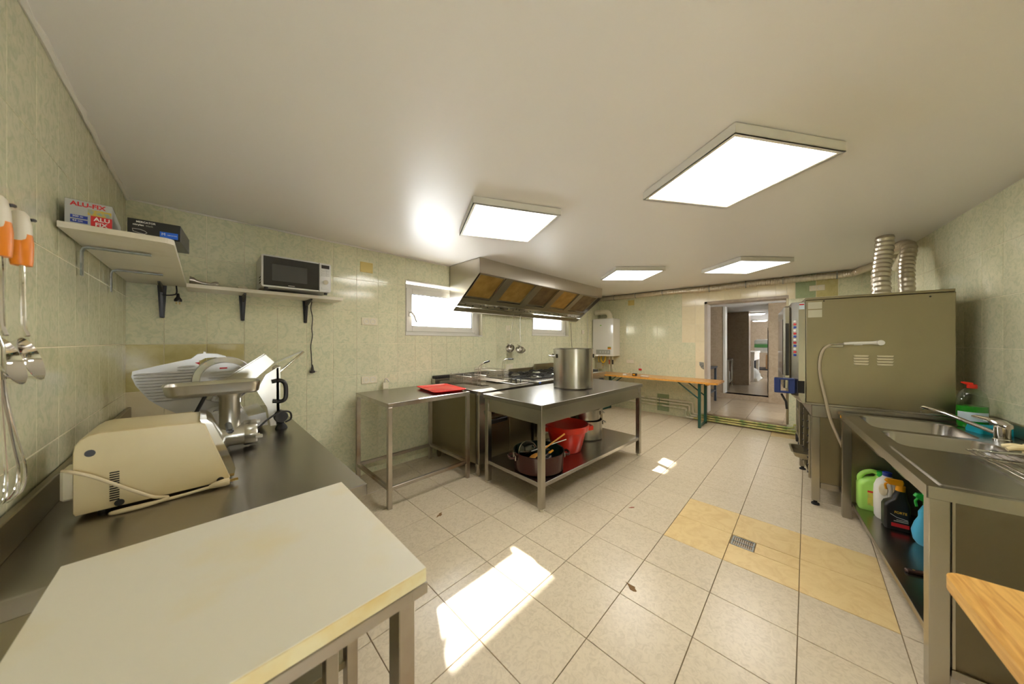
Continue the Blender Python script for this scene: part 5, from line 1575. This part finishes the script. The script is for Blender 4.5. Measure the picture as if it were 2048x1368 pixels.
ptube('elbow', M_ivory, pvc, smooth_path([(4.55, -0.66, 2.22), (4.55, -0.65, 2.13), (4.62, -0.63, 2.05), (4.75, -0.63, 2.03)], 6), 0.035, 12)

tr = thing('tray_trolley', 'black-wheeled trolley mostly hidden behind the oven stand', 'trolley', (5.02, -0.36, 0), R(4))
for (x, y) in ((0, 0), (0.42, 0), (0, 0.42), (0.42, 0.42)):
    ptube('post', M_steel, tr, [(x, y, 0.10), (x, y, 0.78)], 0.012, 10)
    plathe('wheel', M_blackr, tr, [(0.0001, -0.014), (0.05, -0.014), (0.054, -0.008), (0.054, 0.008), (0.05, 0.014), (0.0001, 0.014)], (x + 0.02, y, 0.054), 22, 'y')
for z in (0.14, 0.45, 0.76):
    pbox('deck', M_steel, tr, -0.01, 0.43, -0.01, 0.43, z, z + 0.018, 0.003)
cl = thing('oven_cloth', 'striped red, yellow and green cloth hanging beyond the oven handle', 'cloth', (5.765, 0.115, 0.80), 0)
for k, m in enumerate((M_redink, M_amber, M_limed, M_blackr)):
    pbox('stripe', m, cl, 0.0, 0.006, 0.0, 0.10, 0.02 + 0.045 * (3 - k) , 0.02 + 0.045 * (4 - k), 0.001)
ptube('hook_rod', M_steel, cl, [(0.003, 0.05, 0.19), (0.003, 0.05, 0.22), (0.028, 0.05, 0.225)], 0.004, 6)
bm_ = thing('broom', 'dark broom handle leaning by the doorway beside the oven', 'broom', (5.62, 0.06, 0))
ptube('stick', M_black, bm_, [(0, 0, 0.10), (0.12, 0.06, 0.95)], 0.011, 8)
MB().box(-0.02, 0.02, -0.09, 0.03, 0.0, 0.11, 0.006).build('head', M_blackm, bm_, False)

# ================================================================== SINK UNIT
SA = R(5.4); S0 = (1.884, -0.320, 0)
sk = thing('sink_unit', 'stainless double-bowl sink unit along the right wall', 'sink', S0, SA)
# local: x away from the viewer, y toward the room (front edge y=0), wall at y=-0.68
SL, SDp, SZ = 1.499, 0.650, 0.770
B1 = (1.044, 1.449, -0.473, -0.078); B2 = (0.629, 0.992, -0.473, -0.088)
outer = [(0, 0), (SL, 0), (SL, -SDp), (0, -SDp)]
holes = [rrect(B1[0], B1[1], B1[2], B1[3], 0.06, 6), rrect(B2[0], B2[1], B2[2], B2[3], 0.06, 6)]


def plate_with_holes(outer, holes, z):
    loops = [[Vector((p[0], p[1], 0)) for p in l] for l in [outer] + holes]
    flat = [p for l in loops for p in l]
    tris = tessellate_polygon(loops)
    return [(p.x, p.y, z) for p in flat], [tuple(t) for t in tris]


V, F = plate_with_holes(outer, holes, SZ)
tm = MB(); tm.add(V, F)
tm.build('worktop', M_steeltop, sk, False)
rimm = MB()
rimm.box(0, SL, -0.004, 0, SZ - 0.044, SZ + 0.001); rimm.box(0, 0.004, -SDp, 0, SZ - 0.044, SZ + 0.001)
rimm.box(SL - 0.004, SL, -SDp, 0, SZ - 0.044, SZ + 0.001)
rimm.box(0.0, SL, -SDp, -SDp + 0.004, SZ - 0.044, SZ + 0.001)
rimm.build('edge_band', M_steel, sk, False)
lip = MB()
lip.loft([[(0.03, -0.035, SZ), (0.03, -0.050, SZ), (0.03, -0.0425, SZ + 0.004)], [(0.57, -0.035, SZ), (0.57, -0.050, SZ), (0.57, -0.0425, SZ + 0.004)]])
lip.loft([[(0.035, -0.04, SZ), (0.050, -0.04, SZ), (0.0425, -0.04, SZ + 0.004)], [(0.035, -0.62, SZ), (0.050, -0.62, SZ), (0.0425, -0.62, SZ + 0.004)]])
lip.build('drainer_ridge', M_steeltop, sk, False)
for B in (B1, B2):
    lo = []
    for ins, z, r in ((0.0, SZ + 0.0005, 0.06), (0.006, SZ - 0.008, 0.058), (0.015, SZ - 0.16, 0.06), (0.035, SZ - 0.195, 0.06), (0.07, SZ - 0.205, 0.05)):
        lo.append([(p[0], p[1], z) for p in rrect(B[0] + ins, B[1] - ins, B[2] + ins, B[3] - ins, r, 6)])
    bw = MB().loft(lo, False, True)
    bo_ = bw.build('bowl', M_steeltop, sk)
    cx, cy = (B[0] + B[1]) / 2, (B[2] + B[3]) / 2
    plathe('drain_ring', M_chrome, bo_, [(0.0001, SZ - 0.203), (0.02, SZ - 0.203), (0.028, SZ - 0.200), (0.032, SZ - 0.204)], (cx, cy, 0), 18)
pbox('splashback', M_steeldk, sk, 0, SL, -SDp - 0.004, -SDp + 0.014, SZ, SZ + 0.075, 0.003)
for (x, y) in ((0.028, -0.030), (SL - 0.03, -0.030), (0.028, -SDp + 0.03), (SL - 0.03, -SDp + 0.03)):
    pbox('leg', M_steel, sk, x - 0.024, x + 0.024, y - 0.024, y + 0.024, 0.0, SZ - 0.044, 0.002)
pbox('end_panel', M_steelgrime, sk, 0.012, 0.020, -SDp + 0.04, -0.058, 0.10, SZ - 0.044, 0.001)
pbox('end_panel', M_steeldk, sk, SL - 0.02, SL - 0.012, -SDp + 0.04, -0.058, 0.10, SZ - 0.044, 0.001)
pbox('panel_bead', M_steel, sk, 0.006, 0.012, -0.066, -0.058, 0.10, SZ - 0.044, 0.001)
pbox('back_panel', M_steeldk, sk, 0.05, SL - 0.05, -SDp + 0.006, -SDp + 0.012, 0.15, SZ - 0.05, 0)
MB().box(0.0, SL - 0.004, -SDp + 0.02, -0.056, 0.090, 0.120, 0.002).build('shelf', M_steeltop, sk, False)
pbox('corner_tag', M_amber, sk, SL - 0.001, SL + 0.001, -0.03, -0.01, SZ - 0.03, SZ - 0.015, 0)
pbox('corner_tag', M_amber, sk, SL - 0.05, SL - 0.02, 0.0, 0.0012, SZ - 0.035, SZ - 0.018, 0)
SM = Matrix.Translation(S0) @ Matrix.Rotation(SA, 4, 'Z')


def on_sink(u, v, z): return tuple(SM @ Vector((u, -v, z)))


# faucet
fa = thing('mixer_tap', 'chrome mixer tap with long swivel spout on the sink', 'tap', on_sink(1.10, 0.545, SZ + 0.0005), SA)
plathe('body', M_chrome, fa, [(0.0001, 0.0), (0.030, 0.0), (0.030, 0.006), (0.0265, 0.010), (0.0265, 0.072), (0.022, 0.078), (0.0001, 0.080)], (0, 0, 0), 24)
lv = MB().tube([(-0.03, -0.012, 0.078), (0.0, 0.0, 0.086), (0.05, 0.022, 0.098), (0.11, 0.045, 0.101), (0.13, 0.052, 0.100)], [0.016, 0.024, 0.014, 0.010, 0.005], 12)
lv.build('lever', M_chrome, fa)
ptube('spout', M_chrome, fa, smooth_path([(0.01, 0.004, 0.028), (0.10, 0.05, 0.052), (0.22, 0.11, 0.085), (0.31, 0.155, 0.098), (0.345, 0.172, 0.098), (0.350, 0.175, 0.086)], 5), 0.0105, 12)

# soap bottle
sb_ = thing('soap_bottle', 'clear bottle of green dish soap with red cap behind the sink', 'bottle', on_sink(1.425, 0.555, SZ + 0.0005), SA)
plathe('liquid', M_greenliq, sb_, [(0.0001, 0.002), (0.050, 0.002), (0.055, 0.02), (0.056, 0.11), (0.055, 0.135), (0.0001, 0.135)], (0, 0, 0), 28, 'z', (0.8, 1.05))
plathe('bottle', M_clearpl, sb_, [(0.0001, 0.0), (0.052, 0.0), (0.057, 0.02), (0.058, 0.12), (0.056, 0.17), (0.048, 0.21), (0.032, 0.235), (0.018, 0.245), (0.016, 0.252)], (0, 0, 0), 28, 'z', (0.8, 1.05))
cp2 = plathe('cap', M_red, sb_, [(0.020, 0.245), (0.020, 0.265), (0.016, 0.27), (0.0001, 0.271)], (0, 0, 0), 18)
MB().tube([(0.0, 0.0, 0.268), (0, 0.03, 0.278), (0, 0.042, 0.280)], [0.012, 0.007, 0.004], 8).build('flip_lid', M_red, cp2)
MB().lathe([(0.0585, 0.045), (0.0588, 0.045), (0.0588, 0.10), (0.0585, 0.10)], (0, 0, 0), 16, 'z', (0.8, 1.05), (R(110), R(235))).build('paper_label', M_label, sb_)
sg = thing('sponge', 'turquoise sponge scourer lying beside the soap bottle', 'sponge', on_sink(1.29, 0.575, SZ + 0.0005), SA + R(15))
MB().loft([[(p[0] * k, p[1] * k, z) for p in rrect(-0.05, 0.05, -0.07, 0.07, 0.012)] for k, z in ((1, 0), (1.02, 0.012), (0.95, 0.035), (0.9, 0.038))]).build('foam', M_teal, sg)

# wire rack
wr = thing('wire_rack', 'steel wire cooling rack lying on the sink drainer', 'rack', on_sink(0.680, 0.300, SZ + 0.009), SA)
RX, RY = 0.42, 0.36
ptube('frame', M_chrome, wr, [(0, 0, 0.004), (-RX, 0, 0.004), (-RX, -RY, 0.004), (0, -RY, 0.004)], 0.0032, 8, True)
ptube('frame', M_chrome, wr, [(-0.006, -0.014, 0.010), (-RX, -0.014, 0.010), (-RX, -RY + 0.014, 0.010), (-0.006, -RY + 0.014, 0.010)], 0.0028, 8, True)
for k in range(1, 11):
    y = -RY * k / 11
    ptube('wire', M_chrome, wr, [(0, y, 0.004), (-RX, y, 0.004)], 0.0018, 6)
for x in (-0.14, -0.28):
    ptube('cross_wire', M_chrome, wr, [(x, 0, 0.0), (x, -RY, 0.0)], 0.0025, 6)
lc2 = thing('tong_strip', 'narrow metal strip lying across the wire rack', 'utensil', on_sink(0.650, 0.350, SZ + 0.022), SA + R(-78))
MB().box(0, 0.26, -0.012, 0.012, 0, 0.006, 0.002).build('strip', M_alu, lc2, False)
MB().cyl((0.02, 0, 0.006), 0.008, 0.002, 12).build('eyelet', M_black, lc2)

# rubber glove
gv = thing('rubber_glove', 'cream rubber glove draped at the right edge of the sink', 'glove', on_sink(0.80, 0.520, SZ + 0.022), SA)
gm_ = MB()
for (pts, rr) in (([(0.0, 0.0, 0.0), (0.03, 0.035, 0.006), (0.055, 0.06, -0.004)], [0.017, 0.014, 0.010]),
                  ([(0.0, -0.01, 0.004), (-0.012, 0.04, 0.008), (-0.018, 0.075, -0.004)], [0.018, 0.015, 0.010]),
                  ([(-0.01, -0.02, 0.0), (-0.045, 0.02, 0.0), (-0.065, 0.045, -0.008)], [0.017, 0.014, 0.010]),
                  ([(0.02, -0.02, 0.0), (0.06, 0.0, 0.0), (0.085, 0.012, -0.006)], [0.016, 0.013, 0.009]),
                  ([(0.0, 0.02, 0.0), (0.0, -0.05, 0.0), (0.005, -0.12, -0.004)], [0.030, 0.036, 0.034])):
    gm_.tube(smooth_path(pts, 4), [rr[0] + (rr[-1] - rr[0]) * i / (4 * (len(pts) - 1)) for i in range(4 * (len(pts) - 1) + 1)], 10)
gm_.build('glove_body', M_glove, gv)

# ---- bottles on the shelf under the sink
SHB = 0.1205


def rloft(name, mat, parent, secs, n=5):
    """secs: (x half, y half, r, z, cx, cy)"""
    lo = []
    for (a, b, r, z, cx, cy) in secs:
        lo.append([(p[0], p[1], z) for p in rrect(cx - a, cx + a, cy - b, cy + b, min(r, a * 0.98, b * 0.98), n)])
    return MB().loft(lo).build(name, mat, parent, True, 50)


gc = thing('cleaner_canister', 'lime green canister with yellow label, farthest left under the sink', 'canister', on_sink(1.422, 0.150, SHB), SA)
rloft('body', M_lime, gc, [(0.045, 0.070, 0.02, 0, 0, 0), (0.05, 0.076, 0.022, 0.01, 0, 0), (0.05, 0.076, 0.022, 0.17, 0, 0), (0.046, 0.07, 0.03, 0.20, 0, -0.004), (0.035, 0.045, 0.03, 0.222, 0, -0.012), (0.022, 0.026, 0.02, 0.232, 0, -0.03), (0.02, 0.022, 0.018, 0.25, 0, -0.035)])
ptube('grip', M_lime, gc, smooth_path([(0, 0.058, 0.175), (0, 0.062, 0.215), (0, 0.04, 0.25), (0, 0.0, 0.268), (0, -0.03, 0.25)], 5), 0.015, 10)
plathe('cap', M_greencap, gc, [(0.024, 0.24), (0.024, 0.275), (0.0001, 0.277)], (0, -0.035, 0), 18)
yl = pbox('front_label', M_ylabel, gc, -0.0515, -0.05, -0.03, 0.035, 0.04, 0.14, 0)
pbox('label_band', M_redink, yl, -0.0522, -0.0513, -0.03, 0.035, 0.130, 0.142, 0)

wj = thing('bleach_jug', 'white plastic jug with blue cap under the sink', 'jug', on_sink(1.308, 0.190, SHB), SA)
rloft('body', M_jug, wj, [(0.05, 0.052, 0.045, 0, 0, 0), (0.056, 0.058, 0.05, 0.012, 0, 0), (0.056, 0.058, 0.05, 0.05, 0, 0), (0.058, 0.060, 0.052, 0.054, 0, 0), (0.058, 0.060, 0.052, 0.165, 0, 0), (0.056, 0.058, 0.05, 0.21, 0, 0), (0.045, 0.046, 0.04, 0.25, 0, 0), (0.024, 0.025, 0.022, 0.275, 0, 0), (0.018, 0.018, 0.0175, 0.29, 0, 0)])
plathe('cap', M_navy, wj, [(0.021, 0.286), (0.021, 0.31), (0.0001, 0.312)], (0, 0, 0), 18)
rloft('grip_ridge', M_jug, wj, [(0.012, 0.010, 0.008, 0.165, -0.052, 0), (0.014, 0.012, 0.009, 0.21, -0.048, 0), (0.012, 0.011, 0.008, 0.262, -0.03, 0)])
for sgn in (-1, 1):
    MB().lathe([(0.0001, 0.0), (0.022, 0.001), (0.026, 0.004)], (0, 0, 0), 18, 'x', (0.8, 1.5)).xf(Matrix.Translation((-0.057, sgn * 0.030, 0.205)) @ Matrix.Rotation(R(-sgn * 22), 4, 'Z')).build('grip_dimple', M_ivory, wj)

kb = thing('spray_bottle', 'black spray bottle with amber trigger under the sink', 'bottle', on_sink(1.190, 0.198, SHB), SA)
rloft('body', M_black, kb, [(0.036, 0.050, 0.012, 0, 0, 0), (0.040, 0.054, 0.014, 0.008, 0, 0), (0.040, 0.054, 0.014, 0.135, 0, 0), (0.036, 0.050, 0.016, 0.160, 0, -0.004), (0.024, 0.032, 0.016, 0.185, 0, -0.016), (0.020, 0.024, 0.016, 0.225, 0, -0.020), (0.016, 0.017, 0.015, 0.245, 0, -0.020)])
cp3 = plathe('collar', M_amber, kb, [(0.021, 0.240), (0.021, 0.272), (0.0001, 0.274)], (0, -0.02, 0), 18)
rloft('spray_head', M_amber, kb, [(0.014, 0.030, 0.008, 0.272, 0, 0.0), (0.015, 0.040, 0.008, 0.290, 0, 0.006), (0.012, 0.034, 0.008, 0.305, 0, 0.004)])
ptube('trigger', M_amber, kb, smooth_path([(0, 0.03, 0.278), (0, 0.042, 0.265), (0, 0.038, 0.235)], 4), 0.006, 8)
lettering('FORTE', 0.020, M_goldink, kb, (-0.0412, 0.014, 0.102), (R(90), 0, R(-90)), bold=0.02, sx=0.85)
pbox('red_band', M_redink, kb, -0.0412, -0.040, -0.046, 0.026, 0.022, 0.044, 0)
pbox('grey_band', M_panelg, kb, -0.0412, -0.040, -0.042, 0.016, 0.055, 0.060, 0)
pbox('grey_band', M_panelg, kb, -0.0412, -0.040, -0.042, 0.005, 0.065, 0.069, 0)
MB().tube([(-0.041, 0.030, 0.098), (-0.041, 0.005, 0.082), (-0.041, -0.04, 0.074)], 0.0012, 4).build('swoosh', M_whiteink, kb)

gb = thing('green_bottle', 'plain leaf-green bottle standing behind the black spray bottle', 'bottle', on_sink(1.21, 0.375, SHB), SA)
rloft('body', M_limed, gb, [(0.035, 0.045, 0.01, 0, 0, 0), (0.038, 0.048, 0.012, 0.01, 0, 0), (0.038, 0.05, 0.012, 0.22, 0, 0), (0.03, 0.04, 0.015, 0.25, 0, 0), (0.015, 0.016, 0.012, 0.27, 0, 0)])
plathe('cap', M_greencap, gb, [(0.018, 0.265), (0.018, 0.29), (0.0001, 0.292)], (0, 0, 0), 14)
tb = thing('clear_bottle', 'clear bottle of dark teal liquid behind the blue spray bottle', 'bottle', on_sink(1.11, 0.385, SHB), SA)
plathe('liquid', M_tealliq, tb, [(0.0001, 0.003), (0.036, 0.003), (0.036, 0.15), (0.0001, 0.15)], (0, 0, 0), 22)
plathe('bottle', M_clearpl, tb, [(0.0001, 0.0), (0.037, 0.0), (0.039, 0.01), (0.039, 0.19), (0.034, 0.22), (0.02, 0.245), (0.016, 0.26)], (0, 0, 0), 22)
plathe('cap', M_white, tb, [(0.018, 0.255), (0.018, 0.278), (0.0001, 0.28)], (0, 0, 0), 14)
bb_ = thing('spray_bottle', 'sky-blue spray bottle with green trigger under the sink', 'bottle', on_sink(1.04, 0.285, SHB), SA)
rloft('body', M_sky, bb_, [(0.034, 0.042, 0.03, 0, 0, 0), (0.040, 0.055, 0.036, 0.02, 0, 0), (0.042, 0.062, 0.038, 0.07, 0, 0), (0.038, 0.050, 0.034, 0.12, 0, 0), (0.030, 0.036, 0.028, 0.155, 0, 0), (0.030, 0.036, 0.028, 0.185, 0, 0), (0.022, 0.024, 0.02, 0.215, 0, 0), (0.015, 0.015, 0.014, 0.235, 0, 0)])
plathe('collar', M_greencap, bb_, [(0.019, 0.23), (0.019, 0.255), (0.0001, 0.257)], (0, 0, 0), 16)
rloft('spray_head', M_greencap, bb_, [(0.013, 0.026, 0.008, 0.255, 0, 0.004), (0.015, 0.042, 0.009, 0.275, 0, 0.012), (0.012, 0.036, 0.008, 0.292, 0, 0.010)])
ptube('trigger', M_greencap, bb_, smooth_path([(0, 0.035, 0.262), (0, 0.046, 0.245), (0, 0.042, 0.215)], 4), 0.006, 8)
knf = thing('kitchen_knife', 'knife with dark wooden handle lying on the sink shelf', 'knife', on_sink(0.64, 0.105, SHB), SA + R(-72))
MB().box(0, 0.11, -0.012, 0.012, 0, 0.016, 0.004).build('grip', plain('dark_wood_grip', (0.06, 0.03, 0.02), 0.4), knf, False)
MB().box(0.11, 0.24, -0.014, 0.012, 0.006, 0.008, 0.0005).build('blade', M_blade, knf, False)
for x in (0.03, 0.08):
    MB().cyl((x, 0, 0.016), 0.005, 0.001, 8).build('rivet', M_brass, knf)

# ================================================================== BEYOND THE DOORWAY
c1 = thing('corridor_table', 'dark small table just inside the doorway on the left', 'table', (6.55, 1.27, CZ), 0)
pbox('tabletop', M_navytable, c1, 0, 0.6, 0, 0.6, 0.66, 0.69, 0.003)
for x in (0.03, 0.57):
    for y in (0.03, 0.57):
        pbox('leg', M_navytable, c1, x - 0.018, x + 0.018, y - 0.018, y + 0.018, 0, 0.66, 0.002)
pbox('shelf', M_navytable, c1, 0.02, 0.58, 0.02, 0.58, 0.20, 0.22, 0.002)
RZ = O2[2]
c2 = thing('steel_stand', 'grey steel table seen through the second opening', 'table', (8.05, 1.205, RZ), R(4))
pbox('tabletop', M_steeltop, c2, 0, 1.0, 0, 0.55, 0.64, 0.67, 0.003)
for x in (0.03, 0.97):
    for y in (0.03, 0.52):
        pbox('leg', M_steel, c2, x - 0.018, x + 0.018, y - 0.018, y + 0.018, 0, 0.64, 0.002)
pbox('shelf', M_steeldk, c2, 0.02, 0.98, 0.02, 0.53, 0.14, 0.16, 0.002)
for k, (x, lbl) in enumerate(((0.34, 'white sack under the grey steel table, nearer one'), (0.58, 'white sack under the grey steel table, farther one'))):
    sck = thing('flour_sack', lbl, 'sack', tuple(Matrix.Translation((8.05, 1.205, RZ + 0.161)) @ Matrix.Rotation(R(4), 4, 'Z') @ Vector((x, 0.16, 0))), R(10 * k), 'sacks under the steel table')
    lo = []
    for (a, b, z, j) in ((0.09, 0.11, 0, 0), (0.10, 0.12, 0.06, 0.01), (0.09, 0.11, 0.2, -0.01), (0.08, 0.09, 0.30, 0.015), (0.05, 0.07, 0.36, 0.03)):
        lo.append([(p[0] + j, p[1] + j, z) for p in rrect(-a, a, -b, b, 0.04)])
    MB().loft(lo).build('sack_body', M_sackw, sck)
c3 = thing('white_counter', 'white counter in the bright back room', 'counter', (10.2, 0.985, RZ), 0)
pbox('worktop', M_white, c3, 0, 1.3, 0.0, 0.6, 0.74, 0.80, 0.006)
pbox('drawer_front', M_white, c3, 0.05, 1.25, 0.01, 0.58, 0.56, 0.74, 0.004)
for x in (0.05, 1.25):
    pbox('leg', M_white, c3, x - 0.03, x + 0.03, 0.02, 0.08, 0, 0.56, 0.004)
bg2 = thing('plastic_bag', 'crumpled white bags on the floor under the white counter', 'bag', (10.55, 1.12, RZ), 0)
lo = []
for i, (r_, z) in enumerate(((0.20, 0), (0.24, 0.08), (0.20, 0.20), (0.12, 0.32), (0.05, 0.38))):
    lo.append([((r_ + random.uniform(-0.04, 0.04)) * math.cos(2 * math.pi * k / 14), (r_ + random.uniform(-0.04, 0.04)) * math.sin(2 * math.pi * k / 14), z) for k in range(14)])
MB().loft(lo).build('bag_body', M_sackw, bg2)
c4 = thing('dark_table', 'dark legged table stacked with a green crate in the back room', 'table', (11.6, 0.62, RZ), 0)
pbox('tabletop', M_white, c4, 0, 1.0, 0, 0.55, 0.74, 0.79, 0.004)
for x in (0.04, 0.96):
    for y in (0.04, 0.51):
        pbox('leg', M_navytable, c4, x - 0.035, x + 0.035, y - 0.035, y + 0.035, 0, 0.74, 0.003)
pbox('shelf', M_navytable, c4, 0.02, 0.98, 0.02, 0.53, 0.22, 0.25, 0.002)
cb1 = thing('brown_carton', 'brown cardboard box under the dark table', 'box', (11.8, 0.66, RZ + 0.251), 0)
pbox('carton', M_brownbox, cb1, 0, 0.35, 0, 0.22, 0, 0.42, 0.004)
cb2 = thing('green_crate', 'green crate with white sacks on the dark table', 'crate', (11.7, 0.66, RZ + 0.791), 0)
pbox('crate', M_greenbox, cb2, 0, 0.5, 0, 0.48, 0.10, 0.20, 0.006)
pbox('crate_base', M_white, cb2, 0.01, 0.49, 0.01, 0.47, 0, 0.10, 0.006)
sk2 = thing('folded_sack', 'white folded sack lying on the green crate', 'sack', (11.95, 0.90, RZ + 0.992), 0)
MB().loft([[(p[0] * k, p[1] * k, z) for p in rrect(-0.22, 0.22, -0.26, 0.26, 0.1)] for k, z in ((0.95, 0), (1.0, 0.05), (0.95, 0.11), (0.7, 0.15))]).build('sack_body', M_sackw, sk2)
cbx = thing('tall_fridge', 'narrow steel cabinet edge at the right of the second opening', 'cabinet', (7.95, 0.05, RZ), 0)
pbox('cabinet', M_steeldk, cbx, 0, 0.5, 0, 0.515, 0, 1.35, 0.006)
pbox('door_edge', M_navytable, cbx, -0.02, 0.0, 0.02, 0.51, 0.05, 1.30, 0.004)

# ================================================================== FLECKS ON THE FLOOR
for (x, y, k, lbl) in ((0.83, 1.565, 1.0, 'brown fleck on the floor near the cutting board corner'), (1.592, 0.663, 1.2, 'rust-brown fleck on a floor joint in front of the yellow tiles'),
                       (1.25, 1.98, 1.1, 'brown flecks on the floor between the side table and worktable'), (2.36, 0.985, 0.8, 'small red-brown leaf scrap on the floor by the worktable')):
    o = thing('dirt_fleck', lbl, 'dirt', (x, y, 0.0004), random.uniform(0, 3), 'dirt flecks on the floor')
    n = 11
    pl_ = [((0.012 + random.uniform(-0.006, 0.012)) * k * math.cos(2 * math.pi * i / n) * 1.7, (0.010 + random.uniform(-0.005, 0.006)) * k * math.sin(2 * math.pi * i / n)) for i in range(n)]
    MB().prism(pl_, 'z', 0.0, 0.0012).build('fleck', M_copper if k == 0.8 else plain('dirt_brown', (0.22, 0.12, 0.04), 0.8), o, False)
